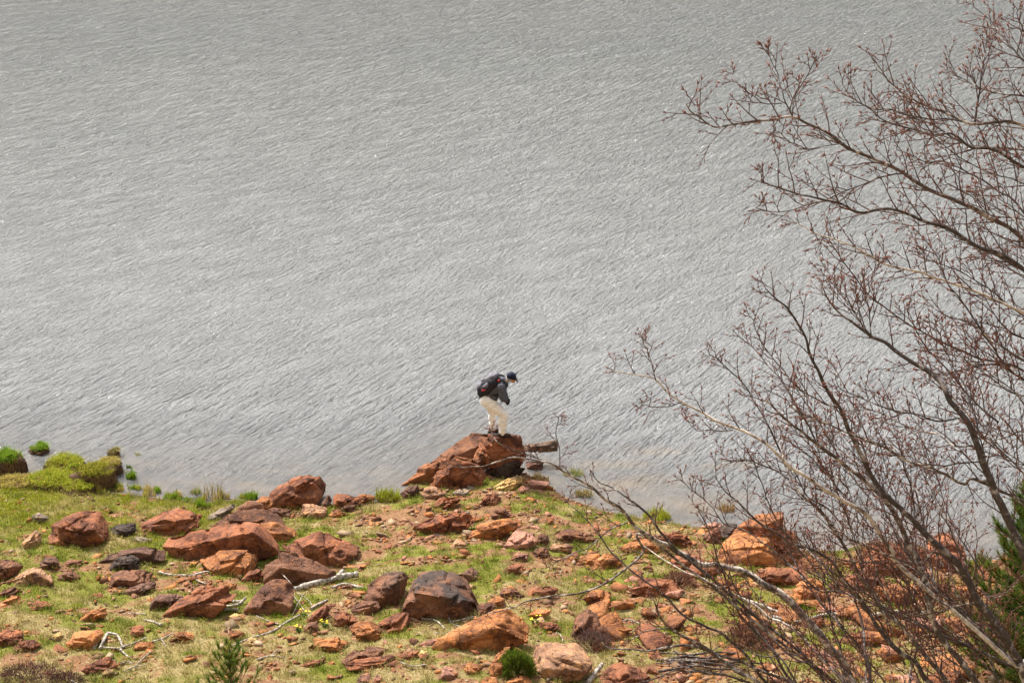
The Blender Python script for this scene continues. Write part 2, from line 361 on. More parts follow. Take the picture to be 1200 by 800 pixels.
def rock(name, outline, tint, label, cat='rock', depth=.8, boxy=.36, crease=(.42, .76), notches=3, varnish=0.0, seed=None, group=None, sub=None, cuts=None, rough=1.0, base=None, dist=None, bury=.16):
    P = np.array(outline, float); rs = np.random.default_rng(abs(hash(tuple(outline[0]) + tuple(outline[-1]))) % 99991 if seed is None else seed)
    x0, x1, y0, y1 = P[:, 0].min(), P[:, 0].max(), P[:, 1].min(), P[:, 1].max()
    bx, by = base or ((x0 + x1) / 2, y1 - .06 * (y1 - y0))
    g = hit(bx, by) if dist is None else at_depth(bx, by, dist); dep = (g - CAMP) @ FW; mpp = dep / FPX
    wid = (x1 - x0) * mpp; hgt = (y1 - y0) * mpp
    c0, c1 = crease; cm = (c0 + c1) / 2
    D = float(np.clip((1 - cm) * hgt / .70 * depth / .8, .13 * wid, .62 * wid))
    if sub is None: sub = 6 if wid > 1.1 else 5 if wid > .35 else 4
    S, Fc = ico(sub); u = rs.uniform; SN, CN = .39, .92                 # seen from about 23 degrees above
    cx, cy = (x0 + x1) / 2, (y0 + y1) / 2; ox, oz = (P[:, 0] - cx) * mpp, -(P[:, 1] - cy) * mpp; zb = oz.min(); zf = (zb + SN * D) / CN
    def ztop(x):                                        # height of the outline above the base at x
        best = zb
        for i in range(len(ox)):
            j = (i + 1) % len(ox); lo, hi = min(ox[i], ox[j]), max(ox[i], ox[j])
            if lo <= x <= hi and hi > lo: best = max(best, oz[i] + (oz[j] - oz[i]) * (x - ox[i]) / (ox[j] - ox[i]))
        return best
    pts = []
    for x, v in zip(ox, oz):
        h_ = v - zb
        y = -D * u(.55, 1.0) if h_ < .22 * hgt else (u(-.5, .2) * D if h_ < .5 * hgt else D * u(.75, 1.0))
        y = min(y, -D + .86 * h_ / SN); pts.append((x, y, (v - SN * y) / CN))
    nc = 2 if wid < .4 else 3; tilt = u(-.2, .2)
    for i in range(nc):                                 # the broken front edge between top and face
        f = -.74 + 1.48 * (i + u(.1, .9)) / nc; x = f * wid / 2; zt = ztop(x); y = -D * u(.70, 1.05)
        pts.append((x, y, (zb + (zt - zb) * np.clip(u(c0, c1) + tilt * f, .2, .97) - SN * y) / CN))
    for i in range(2):
        x = (-.85 + 1.7 * (i + u(.1, .9)) / 2) * wid / 2; pts.append((x, -D * u(.95, 1.12), zf + hgt * u(-.05, .04))); pts.append((x, D * .9, zf - .02))
    bmh = bmesh.new()
    for q_ in pts: bmh.verts.new(q_)
    bmesh.ops.convex_hull(bmh, input=bmh.verts); bmh.normal_update()
    cen = np.mean(np.array(pts), 0); cen[2] = zf + hgt * .22
    PN = np.array([f.normal[:] for f in bmh.faces]); PD = np.array([(np.array(f.verts[0].co[:]) - cen) @ np.array(f.normal[:]) for f in bmh.faces]); bmh.free()
    sg = np.where(PD < 0, -1, 1); PN = PN * sg[:, None]; PD = np.abs(PD) + 1e-4
    dirs = S * np.array([wid * .5, D, max(hgt * .5, .12 * wid)]); dirs /= np.linalg.norm(dirs, axis=1)[:, None]
    dn = dirs @ PN.T; r_hull = np.where(dn > 1e-6, PD / np.maximum(dn, 1e-6), 1e9).min(1)
    def sup(n): return max((np.array(p_) - cen) @ n for p_ in pts)
    hard = np.full(len(dirs), -1)
    for k_ in range(notches if wid > .35 else 1):       # broken-out steps
        n1 = np.array([u(-.45, .45), u(-.4, .1), 1.0]); n2 = np.array([u(-1, 1), -u(.2, 1), u(-.15, .15)]) if k_ % 2 == 0 else np.array([rs.choice([-1, 1]), u(-.5, .1), u(-.1, .3)])
        n1 /= np.linalg.norm(n1); n2 /= np.linalg.norm(n2); d1, d2 = sup(n1) * u(.30, .70), sup(n2) * u(.35, .72)
        a1, a2 = dirs @ n1, dirs @ n2; t1 = np.where(a1 > 1e-6, d1 / np.maximum(a1, 1e-6), 1e9); t2 = np.where(a2 > 1e-6, d2 / np.maximum(a2, 1e-6), 1e9)
        tt = np.maximum(t1, t2); hit_ = tt < r_hull; r_hull = np.where(hit_, tt, r_hull); hard = np.where(hit_, np.where(t1 > t2, 2 * k_, 2 * k_ + 1), hard)
    V = dirs * r_hull[:, None] + cen; size = max(wid, hgt); off = rs.uniform(0, 60, 3); q = V / size
    kk = np.argmin(np.where(dn > 1e-6, PD / np.maximum(dn, 1e-6), 1e9), axis=1); nrm = PN[kk]
    sc_ = min(size, .75)
    disp = .013 * fbm(q * 2.2 + off, 3) + .014 * fbm(q * 7 + off, 3, .6) + .008 * fbm(q * 20 + off, 2, .6)
    bed = np.array([-.30, .12, .94]); s = (q @ bed) * 6 + .9 * fbm(q * 1.5 + off, 2)
    disp += .030 * (np.abs((s % 1.0) - .5) * 2 - .5) * (1 - np.abs(nrm[:, 2])) * sstep(-.1, .35, fbm(q * 1.3 + off + 9, 2))
    for _ in range(3):
        n_ = rs.normal(size=3) * np.array([1, .4, 1]); n_ /= np.linalg.norm(n_); dd = (q - cen / size) @ n_ + .05 * fbm(q * 4 + off, 2) - u(-.3, .3)
        disp -= .075 * np.exp(-(dd / .015) ** 2) * sstep(-.25, .15, fbm(q * 1.8 + off + 30, 2))
    lump = fbm(q * 2.6 + off + 50, 2); disp -= .05 * sstep(.28, .36, lump)             # spalled scars
    V = V + nrm * (disp * sc_ * rough)[:, None]
    c = np.array([cx, cy]); org = np.array([g[0], g[1] + D * .85, g[2]]); org[0] = at_depth(cx, cy, dep)[0]
    for _ in range(3):                                  # fit the seen extent of the weathered lump to the real one's
        px, py = project(V + org)
        V[:, 0] *= (x1 - x0) / (px.max() - px.min()); V[:, 2] *= (y1 - y0) / (py.max() - py.min())
        px, py = project(V + org)
        org[0] += ((x0 + x1) / 2 - (px.max() + px.min()) / 2) * mpp
        org[2] += ((py.max() + py.min()) / 2 - (y0 + y1) / 2) * mpp / math.cos(PITCH)
    lo = V[:, 2].min(); V[:, 2] = np.where(V[:, 2] < lo * .35, V[:, 2] + (V[:, 2] - lo * .35) * bury * 2.2, V[:, 2])   # seated in the ground
    me = mesh_np(name, V, Fc, False)
    o = link(name, me, M['rock']); o.location = org; tc = np.array(TINT[tint]) * rs.uniform(.88, 1.12)
    o['tint'] = [float(v) for v in tc]; o['varnish'] = float(varnish)
    return tag(o, label, cat, group)
B, S_, K = 'boulder', 'rock_slab', 'stone'
ROCKS = [
 (B, [(55,621),(62,613),(80,603),(95,598),(112,598),(117,603),(122,612),(128,628),(127,634),(115,639),(95,642),(80,639),(58,635)], 'r', 'large rust block boulder alone in yellow-green turf at far left', dict(depth=.75)),
 (K, [(25,637),(40,621),(46,625),(49,638),(42,643),(32,642)], 't', 'small pointed tan stone left of the big rust block boulder', {}),
 (S_, [(32,608),(45,600),(58,607),(55,612),(36,613)], 'g', 'flat grey stone sunk in the lush turf below the hummocks', {}),
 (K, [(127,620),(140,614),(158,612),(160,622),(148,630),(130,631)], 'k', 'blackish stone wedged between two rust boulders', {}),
 (B, [(158,618),(170,610),(190,600),(208,595),(225,600),(237,604),(236,618),(228,625),(205,629),(190,629),(170,629),(158,628)], 'r', 'rust boulder with cracked flat top right of the blackish stone', dict(depth=.8)),
 (S_, [(148,632),(160,628),(180,632),(172,637),(152,638)], 'g', 'thin grey slab lying below the cracked flat-topped boulder', {}),
 (S_, [(241,606),(255,597),(272,590),(276,593),(268,600),(252,611),(243,610)], 'g', 'grey-brown slab tilted up at the edge of the water', {}),
 (B, [(248,618),(262,607),(280,592),(290,586),(305,590),(322,603),(335,617),(345,627),(320,631),(290,626),(260,622)], 'b', 'broad brown peaked rock behind the long ridge rock', dict(depth=.6)),
 (K, [(297,592),(306,581),(318,583),(322,592),(312,599)], 'o', 'small orange rock touching the craggy waterside boulder on its left', {}),
 (B, [(190,648),(197,631),(215,627),(235,622),(265,614),(290,611),(302,614),(312,625),(325,640),(328,649),(310,652),(290,647),(250,650),(215,655),(195,655)], 'r', 'long low dark rust ridge rock with an orange crest', dict(depth=.4, boxy=.45)),
 (S_, [(305,613),(320,611),(345,622),(350,631),(340,637),(328,634),(312,624)], 'o', 'orange slab leaning on the right end of the ridge rock', {}),
 (S_, [(234,658),(245,650),(258,645),(290,644),(300,652),(303,658),(300,667),(285,672),(270,675),(258,667),(240,665)], 'o', 'bright orange flat slab in front of the long ridge rock', dict(depth=.9)),
 (B, [(315,580),(320,572),(335,564),(350,558),(360,556),(375,560),(382,568),(381,576),(376,590),(370,594),(352,591),(340,598),(325,597),(316,592)], 'r', 'round craggy rust boulder rising at the waterline', dict(depth=.85)),
 (K, [(312,600),(320,594),(335,596),(344,599),(338,606),(325,608)], 'b', 'brown stone tucked under the craggy waterside boulder', {}),
 (B, [(352,597),(355,590),(365,590),(384,595),(384,601),(375,609),(365,607),(353,603)], 't', 'tan block with smooth flat top below the craggy waterside boulder', {}),
 (K, [(376,591),(385,579),(389,585),(389,597),(380,597)], 'd', 'thin dark stone standing upright in the gap at the shore', {}),
 (S_, [(390,582),(395,578),(410,580),(424,583),(424,591),(412,596),(400,597),(391,595)], 'r', 'rust block with dark front just right of the upright stone', {}),
 (K, [(417,583),(430,578),(440,582),(440,589),(425,591)], 'o', 'orange shore stone nearest the bright yellow-green tuft', {}),
 (K, [(396,597),(405,590),(416,591),(418,598),(405,601)], 'b', 'brown stone in front of the rust block by the shore', {}),
 (K, [(385,604),(395,596),(408,602),(400,607)], 'o', 'small orange stone beside the tan flat-topped block', {}),
 (B, [(330,642),(345,634),(360,628),(375,622),(385,625),(405,635),(421,642),(420,651),(405,662),(390,665),(375,660),(360,657),(345,654)], 'r', 'big split boulder with a black shadowed right end', dict(depth=.7)),
 (B, [(308,682),(310,650),(322,644),(335,645),(355,656),(370,662),(375,672),(395,674),(398,678),(370,684),(340,688),(315,688)], 'b', 'broad flat-faced brown boulder above the driftwood log', dict(depth=.5)),
 (B, [(285,717),(295,700),(310,683),(320,678),(335,680),(345,690),(345,713),(340,721),(310,722),(290,720)], 'b', 'brown pyramid boulder at the left end of the driftwood log', dict(depth=.7)),
 (K, [(282,681),(290,670),(305,666),(310,675),(295,683)], 'r', 'rust stone between the bright orange slab and flat-faced boulder', {}),
 (S_, [(190,721),(205,705),(225,690),(240,686),(270,685),(278,690),(265,702),(240,707),(215,714),(197,724)], 'r', 'low red-brown slab behind the twin grey branches', dict(depth=.7)),
 (K, [(175,708),(182,698),(205,696),(218,695),(220,703),(205,711),(185,716),(176,716)], 'd', 'dark brown block propped on the low red-brown slab', {}),
 (K, [(252,686),(262,681),(278,685),(270,693),(255,692)], 'o', 'orange knob at the upper end of the low red-brown slab', {}),
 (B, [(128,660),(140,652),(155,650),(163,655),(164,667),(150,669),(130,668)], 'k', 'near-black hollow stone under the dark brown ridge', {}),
 (B, [(127,672),(140,668),(165,667),(178,670),(180,679),(165,686),(145,689),(128,688)], 'b', 'smooth rounded brown block below the near-black hollow stone', {}),
 (S_, [(138,695),(155,688),(175,681),(183,680),(183,691),(165,698),(145,699)], 'd', 'dark tilted slab lying below the smooth rounded brown block', {}),
 (S_, [(113,661),(125,650),(145,643),(165,640),(195,643),(190,657),(165,654),(130,660)], 'd', 'long dark brown ridge left of the long orange-crested rock', dict(depth=.5)),
 (B, [(-12,681),(-10,656),(0,655),(15,655),(27,663),(20,673),(5,679)], 'b', 'brown boulder cut by the left edge of the picture', {}),
 (B, [(5,684),(25,670),(40,664),(55,675),(62,684),(40,685),(20,687)], 't', 'tan-brown wedge leaning on the boulder at the left edge', {}),
 (K, [(46,660),(52,653),(65,652),(70,660),(60,667),(50,666)], 'd', 'dark stone behind the tan-brown wedge', {}),
 (K, [(72,661),(82,655),(98,656),(95,663),(80,665)], 'b', 'small brown stone right of the dark stone by the wedge', {}),
 (K, [(66,679),(75,669),(88,671),(95,678),(80,681)], 'b', 'brown three-cornered stone in grass right of the tan-brown wedge', {}),
 (K, [(-5,698),(5,690),(20,687),(27,694),(15,700),(0,701)], 'b', 'brown humped stone near the left edge, above an orange one', {}),
 (K, [(2,706),(12,697),(25,698),(25,707),(10,708)], 'o', 'orange stone tucked under the brown humped stone', {}),
 (S_, [(34,713),(40,703),(55,705),(61,711),(50,716),(37,716)], 'r', 'dark red layered stone alone in green grass at lower left', {}),
 (K, [(92,728),(95,718),(110,714),(125,712),(126,721),(110,725),(100,729)], 'o', 'orange arched stone alone above the orange block', {}),
 (S_, [(-10,757),(-5,738),(10,737),(25,739),(28,748),(15,754),(-3,758)], 'r', 'broad rust slab at the lower left edge', {}),
 (S_, [(14,760),(22,751),(40,749),(49,756),(35,763),(18,764)], 'r', 'low rust slab right of the broad edge slab', {}),
 (K, [(60,746),(68,740),(76,744),(73,751),(62,750)], 'y', 'round ochre-yellow stone left of the orange block', {}),
 (B, [(76,755),(85,742),(100,739),(116,737),(122,741),(115,751),(105,760),(98,762),(82,758)], 'o', 'bright orange block at the left of the bleached stick tangle', dict(depth=.8)),
 (K, [(94,786),(108,775),(120,769),(130,770),(137,775),(122,780),(118,788),(102,790)], 'r', 'dark red wedge stone below the stick tangle', {}),
 (K, [(119,789),(125,783),(134,785),(132,792),(124,794)], 'y', 'yellow stone below the dark red wedge stone', {}),
 (K, [(152,742),(155,734),(167,732),(170,741),(160,747)], 'r', 'small red block above the stick tangle', {}),
 (K, [(156,758),(162,752),(180,751),(182,758),(168,762)], 'o', 'orange chunk at the right end of the stick tangle', {}),
 (K, [(198,751),(205,742),(215,739),(228,744),(228,751),(212,754)], 'o', 'orange arch-shaped stone left of the pine sapling tip', {}),
 (K, [(268,751),(268,738),(282,738),(288,744),(280,752)], 'o', 'orange stone just behind the pine sapling tip', {}),
 (K, [(284,755),(292,746),(302,748),(298,758),(288,758)], 'y', 'pale yellow stone under the long fallen stick', {}),
 (K, [(267,723),(276,718),(284,720),(281,726),(270,727)], 'y', 'pale yellow chip at the left foot of the brown pyramid boulder', {}),
 (B, [(425,703),(428,690),(435,682),(450,672),(462,669),(474,670),(479,676),(476,690),(470,701),(465,709),(450,713),(436,710)], 'b', 'brown boulder with dark crown left of the great dark boulder', dict(depth=.7, varnish=.75)),
 (B, [(470,716),(478,700),(482,680),(490,671),(505,668),(520,668),(535,672),(545,680),(552,695),(557,705),(562,713),(545,719),(530,726),(510,728),(490,726),(478,724)], 'b', 'great dark-topped rounded boulder at the centre of the bank', dict(depth=.75, varnish=.95, boxy=.6)),
 (K, [(411,709),(425,703),(443,704),(446,712),(440,719),(425,720),(413,717)], 'b', 'squared brown block below the dark-crowned brown boulder', {}),
 (S_, [(357,729),(370,715),(383,708),(387,715),(386,726),(375,729),(360,730)], 'r', 'rust slab sloping up behind the yellow flowers', {}),
 (B, [(383,736),(392,720),(402,716),(415,722),(420,729),(410,734),(395,736)], 'r', 'split rust stone right of the yellow flowers', {}),
 (K, [(355,739),(360,730),(372,727),(374,736),(365,742),(357,742)], 'b', 'brown stone left of the yellow flowers', {}),
 (B, [(409,736),(420,728),(432,727),(440,733),(442,742),(452,748),(440,751),(425,753),(416,746)], 'o', 'knobbly orange rock below the squared brown block', {}),
 (B, [(443,731),(452,725),(465,718),(478,717),(482,725),(478,736),(472,743),(458,739),(446,737)], 'r', 'angular dark red block in front of the great dark boulder', {}),
 (S_, [(360,763),(370,755),(385,748),(400,746),(408,752),(400,761),(385,765),(370,764)], 'o', 'flat orange slab in straw grass below the yellow flowers', {}),
 (S_, [(400,774),(412,763),(430,757),(445,759),(460,762),(458,769),(440,774),(420,777),(403,779)], 'b', 'ridged brown slab behind a long low slab at the bottom', {}),
 (S_, [(402,781),(425,774),(445,770),(460,767),(474,773),(468,784),(455,785),(440,781),(420,783)], 'r', 'long low red slab in front of the ridged brown slab', {}),
 (S_, [(350,781),(365,773),(382,770),(380,776),(360,782)], 'r', 'thin red slab in straw grass left of the ridged slab', {}),
 (K, [(418,797),(425,788),(433,789),(436,798),(430,803),(420,801)], 'p', 'pink stone at the bottom edge, larger of a pair', {}),
 (K, [(436,797),(441,790),(448,793),(447,802),(438,803)], 'p', 'pink stone at the bottom edge, smaller of a pair', {}),
 (K, [(465,769),(475,763),(490,762),(491,770),(475,773)], 'r', 'rust stone in grass left of the layered ledge', {}),
 (K, [(490,769),(493,761),(501,763),(500,769)], 'y', 'small yellowish stone at the left tip of the layered ledge', {}),
 (B, [(505,758),(513,750),(530,740),(545,733),(560,728),(580,714),(595,712),(605,720),(612,730),(620,735),(613,745),(620,753),(600,759),(580,764),(560,764),(540,762),(510,762)], 'o', 'long cracked orange ledge of layered rock', dict(depth=.55)),
 (K, [(556,713),(565,707),(575,706),(582,712),(575,719),(560,723)], 'b', 'brown stone behind the layered ledge', {}),
 (K, [(570,706),(580,698),(592,702),(590,711),(578,713)], 'o', 'orange stone behind the layered ledge, nearest its top', {}),
 (B, [(624,773),(628,758),(640,753),(660,753),(675,754),(685,765),(693,777),(695,786),(680,796),(660,800),(645,797),(632,792),(625,787)], 't', 'squared boulder with pale flat top right of the round green bush', dict(depth=1.0, boxy=.4)),
 (S_, [(573,786),(580,770),(590,758),(598,757),(597,765),(588,776),(585,791),(578,793)], 'o', 'upright orange slab left of the round green bush', {}),
 (K, [(598,767),(605,758),(613,763),(618,770),(600,773)], 'o', 'orange stone peeping out behind the round green bush', {}),
 (K, [(593,801),(608,789),(618,794),(625,803),(600,808)], 'o', 'peaked orange stone in front of the round green bush', {}),
 (K, [(542,784),(550,776),(560,778),(567,783),(560,790),(545,789)], 'o', 'orange stone with dark underside below the layered ledge', {}),
 (K, [(514,796),(522,780),(530,784),(536,795),(520,798)], 'p', 'pinkish three-cornered stone at the bottom of the bank', {}),
 (K, [(561,801),(570,792),(582,793),(584,803),(565,806)], 'o', 'rounded orange stone on the bottom edge left of the bush', {}),
 (K, [(630,736),(632,728),(645,728),(655,732),(658,739),(645,741)], 'r', 'red stone with black end right of the yellow flower tuft', {}),
 (S_, [(618,721),(628,713),(646,714),(643,721),(628,724)], 'o', 'flat orange stone above the red stone with black end', {}),
 (B, [(696,806),(708,790),(720,778),(735,775),(750,785),(765,797),(772,808),(720,815)], 'r', 'smooth red-orange boulder right of the bleached post', {}),
 (B, [(668,746),(676,725),(688,712),(700,722),(705,735),(700,749),(685,751)], 'b', 'purple-brown pyramid rock behind the bleached post', {}),
 (K, [(682,703),(690,693),(710,690),(716,700),(710,710),(695,709)], 'o', 'orange rounded rock behind the purple-brown pyramid', {}),
 (K, [(585,696),(592,688),(605,690),(615,698),(605,701),(592,700)], 'b', 'brown stone beside green turf right of the great dark boulder', {}),
 (K, [(618,699),(622,690),(640,686),(655,690),(650,697),(632,701)], 'r', 'rust stone touched by the tip of the drooping branch', {}),
 (K, [(541,673),(553,664),(562,672),(560,681),(548,681)], 'd', 'dark brown stone behind the great dark boulder', {}),
 (K, [(590,669),(600,660),(612,661),(618,670),(610,675),(598,673)], 'r', 'rust stone with split top in the middle of the bank', {}),
 (B, [(590,641),(597,630),(605,621),(615,621),(625,627),(630,636),(620,643),(600,644)], 'p', 'smooth pinkish-brown boulder below the red outcrop', {}),
 (K, [(628,636),(632,625),(642,627),(644,635),(636,639)], 'b', 'brown stone at the right side of the pinkish-brown boulder', {}),
 (K, [(620,651),(628,643),(640,641),(645,650),(632,654)], 'b', 'brown stone below the pinkish-brown boulder, on its right', {}),
 (S_, [(598,656),(605,648),(620,649),(618,658),(605,658)], 'p', 'flat pink slab below the pinkish-brown boulder', {}),
 (S_, [(640,644),(650,636),(665,636),(673,641),(660,647)], 't', 'pale flat slab below the long mauve-brown slab', {}),
 (S_, [(645,628),(655,620),(670,619),(690,625),(700,633),(690,635),(670,634),(650,634)], 'b', 'long mauve-brown slab along the shore turf', {}),
 (K, [(527,641),(535,631),(545,636),(550,643),(538,645)], 't', 'tan stone in grass left of the pinkish-brown boulder', {}),
 (B, [(482,619),(500,609),(515,603),(530,599),(548,600),(558,606),(555,615),(540,623),(525,626),(500,621)], 'r', 'low crumbly red outcrop beside the pebbly patch', dict(depth=.6, rough=1.6)),
 (B, [(545,629),(560,615),(575,612),(595,607),(608,612),(605,623),(590,629),(570,631),(550,633)], 'o', 'crumbly orange outcrop with dark right side', dict(depth=.6, rough=1.6)),
 (S_, [(574,603),(580,596),(592,595),(600,604),(590,608),(577,607)], 'b', 'small stack of brown plates above the orange outcrop', {}),
 (B, [(505,593),(515,584),(530,582),(540,586),(530,594),(515,598)], 'r', 'crumbly red rock below the tan capped stone', dict(rough=1.5)),
 (S_, [(578,571),(592,563),(605,555),(613,560),(612,567),(600,574),(588,576)], 'y', 'pale yellow slab at the foot of the summit block', {}),
 (S_, [(614,568),(622,562),(640,564),(644,568),(632,573),(618,572)], 'p', 'pink flat slab at the water right of the yellow slab', {}),
 (K, [(604,575),(612,569),(621,571),(620,578),(608,579)], 'p', 'pinkish stone just below the pink flat slab', {}),
 (K, [(492,581),(497,572),(505,569),(518,572),(524,578),(515,583),(500,586)], 't', 'tan stone with a flat cap below the long tilted slab', {}),
 (K, [(469,578),(478,570),(490,568),(492,575),(485,584),(472,583)], 'd', 'dark stone under the lower left tip of the tilted slab', {}),
 (S_, [(527,579),(540,572),(552,572),(550,578),(535,582)], 'g', 'grey flat stone in front of the rocky point', {}),
 (B, [(562,591),(570,580),(580,577),(588,585),(580,593)], 'r', 'crumbly rust stone below the yellow slab', dict(rough=1.5)),
 # the rocky point
 (S_, [(470,568),(480,557),(500,545),(520,538),(545,532),(555,535),(553,545),(535,548),(510,552),(495,562),(485,569),(471,572)], 'm', 'long rust slab tilted down into the water on the point', dict(depth=.45, base=(515, 566), boxy=.42)),
 (B, [(503,566),(512,553),(530,544),(548,540),(565,547),(570,557),(565,569),(545,573),(525,574),(508,572)], 'r', 'dark rust undercut rock beneath the long tilted slab', dict(depth=.45, crease=(.86, .97), notches=4)),
 (B, [(503,542),(520,530),(540,525),(545,512),(552,507),(565,508),(580,509),(584,525),(562,534),(535,539),(510,545)], 'b', 'mossy brown back rock left of the hiker, falling to the water', dict(depth=.5, base=(545, 553))),
 (B, [(553,543),(560,522),(568,509),(590,508),(610,509),(613,520),(617,535),(612,543),(585,547),(562,547)], 'r', 'rust summit block the hiker stands on', dict(depth=.9, boxy=.3, base=(585, 556), crease=(.8, .93), notches=4, varnish=.35)),
 (B, [(574,556),(590,545),(612,539),(616,549),(606,561),(585,562)], 'k', 'undercut rock beneath the summit block, shade painted in near-black', dict(crease=(.9, .98))),  # near-black tint paints in the shade of the undercut
 (B, [(554,541),(560,525),(572,526),(580,535),(572,546),(560,546)], 'm', 'rust knob bulging from the front of the summit block', dict(base=(566, 559))),
 (K, [(565,556),(572,549),(584,548),(586,557),(572,559)], 'b', 'brown block wedged below the rust knob', {}),
 (S_, [(612,522),(635,519),(650,515),(655,520),(653,528),(635,529),(614,529)], 'w', 'weathered grey-brown slab jutting over the water right of the summit block', dict(base=(632, 545), depth=.5)),
 (K, [(616,541),(638,539),(637,546),(628,551),(618,549)], 'd', 'dark block under the jutting weathered slab', {}),
 # under the bare trees
 (S_, [(838,659),(848,637),(872,617),(900,604),(915,612),(900,630),(876,646),(864,658),(850,663)], 'o', 'bright orange slab leaning up against the great brown waterside boulder', dict(base=(858, 660), depth=.8, crease=(.3, .5))),
 (B, [(860,644),(864,618),(882,604),(924,599),(935,618),(927,654),(874,658)], 'm', 'great brown waterside boulder seen through the bare branches', dict(depth=.8, crease=(.66, .9), notches=4, varnish=.3)),
 (K, [(822,632),(832,622),(843,617),(846,631),(835,637)], 'b', 'brown wedge stone left of the great brown waterside boulder', {}),
 (K, [(842,620),(850,612),(864,614),(862,624),(852,634),(844,632)], 'k', 'black stone tucked against the leaning bright orange slab', {}),
 (S_, [(820,617),(835,611),(846,613),(842,619),(826,621)], 'p', 'thin pale slab at the water left of the black stone', {}),
 (B, [(928,692),(940,681),(955,677),(968,682),(974,702),(955,706),(938,703)], 'o', 'orange boulder with a dark hollow below it under the trees', {}),
 (B, [(1083,652),(1090,632),(1105,624),(1120,626),(1130,638),(1133,657),(1120,667),(1095,670)], 'r', 'dark red rounded boulder at the water left of the pine', {}),
 (B, [(1010,657),(1030,641),(1060,638),(1088,646),(1088,670),(1050,675),(1015,670)], 'r', 'broad red boulder next to the dark red rounded one', {}),
 (S_, [(1053,696),(1068,684),(1082,689),(1078,699),(1060,702)], 'o', 'bright orange slab below the broad red boulder', {}),
 (S_, [(1108,692),(1130,684),(1152,690),(1142,699),(1115,699)], 'o', 'orange slab left of the pine foot', {}),
 (S_, [(953,717),(970,709),(992,712),(988,721),(960,722)], 'p', 'pink slab below the boulder with the dark hollow', {}),
 (B, [(1118,737),(1122,722),(1136,714),(1152,722),(1146,737)], 'o', 'orange boulder deep among the stems beside the pine', {}),
 (S_, [(698,658),(708,648),(722,649),(730,660),(714,667)], 'o', 'vivid orange slab left of the grey limb fork', {}),
 (B, [(725,643),(745,631),(765,630),(778,639),(765,648),(738,648)], 'o', 'orange humped rock behind the grey limb fork', {}),
 (S_, [(676,658),(690,649),(703,648),(704,658),(690,663)], 'o', 'orange flat slab where the drooping branch begins', {}),
 (S_, [(780,660),(800,648),(822,652),(826,664),(800,668)], 'r', 'red slab right behind the grey limb', {}),
 (S_, [(735,690),(758,676),(790,680),(800,692),(770,700),(742,698)], 'r', 'wide red slab in the rubble right of the orange rounded rock', {}),
 (S_, [(770,632),(784,624),(806,627),(812,637),(790,641)], 'r', 'red shore slab left of the brown wedge stone', {}),
 (S_, [(880,676),(905,664),(930,668),(932,682),(905,688)], 'r', 'red slab in front of the great brown waterside boulder', {}),
 (S_, [(985,680),(1010,670),(1040,676),(1036,688),(1000,692)], 'r', 'red slab in front of the broad red boulder', {}),
 (S_, [(985,748),(1010,738),(1045,742),(1040,756),(1000,758)], 'o', 'flat orange slab among the lower stems', {}),
 (S_, [(1170,700),(1190,690),(1215,694),(1215,706),(1180,708)], 'o', 'orange slab behind the pine at the right edge', {}),
]
ROCK_OBJ = {}
for k, (nm, ol, tn, lab, kw) in enumerate(ROCKS):
    kw = dict(kw); kw.setdefault('seed', 100 + k)
    ROCK_OBJ[lab] = rock(nm, ol, tn, lab, {'boulder': 'boulder', 'rock_slab': 'rock', 'stone': 'stone'}[nm], **kw)

# small loose stones: copies of eight angular shapes
STONES = []
for k in range(8):
    rs = np.random.default_rng(900 + k); bmh = bmesh.new()
    for _ in range(11 if k % 2 else 9):
        q_ = rs.uniform(-1, 1, 3); q_ /= np.abs(q_).max() ** .8; bmh.verts.new(q_ * np.array([1.05, .8, .45]))
    bmesh.ops.convex_hull(bmh, input=bmh.verts); bmesh.ops.delete(bmh, geom=[v for v in bmh.verts if not v.link_faces], context='VERTS')
    bmesh.ops.triangulate(bmh, faces=bmh.faces); bmesh.ops.subdivide_edges(bmh, edges=bmh.edges, cuts=3, use_grid_fill=True); bmesh.ops.triangulate(bmh, faces=bmh.faces); bmh.verts.index_update()
    V = np.array([v.co[:] for v in bmh.verts]); Fc = np.array([[v.index for v in f.verts] for f in bmh.faces]); bmh.free(); off = rs.uniform(0, 50, 3)
    V = V + np.stack([fbm(V * 2.2 + off + 9 * j, 3) for j in range(3)], 1) * .05
    STONES.append(mesh_np('loose_stone', V, Fc)); STONES[-1].materials.append(M['rock'])
ZONES = [  # px box, count, colours, size, group, label
 ((0, 600, 330, 800), 40, 'orrbp', (.05, .16), 'loose stones in the grass of the left bank', 'small rust stone half sunk in grass on the left bank'),
 ((330, 605, 700, 800), 72, 'orrbpt', (.05, .17), 'loose stones in the grass of the middle bank', 'small red-brown stone half sunk in grass on the middle bank'),
 ((480, 572, 700, 640), 40, 'rptbg', (.045, .13), 'loose stones on the bare ground behind the point', 'small flat stone on the bare ground behind the rocky point'),
 ((690, 612, 1190, 800), 140, 'oomrp', (.10, .46), 'orange rubble under the bare trees', 'orange rubble stone on the bank under the bare trees')]
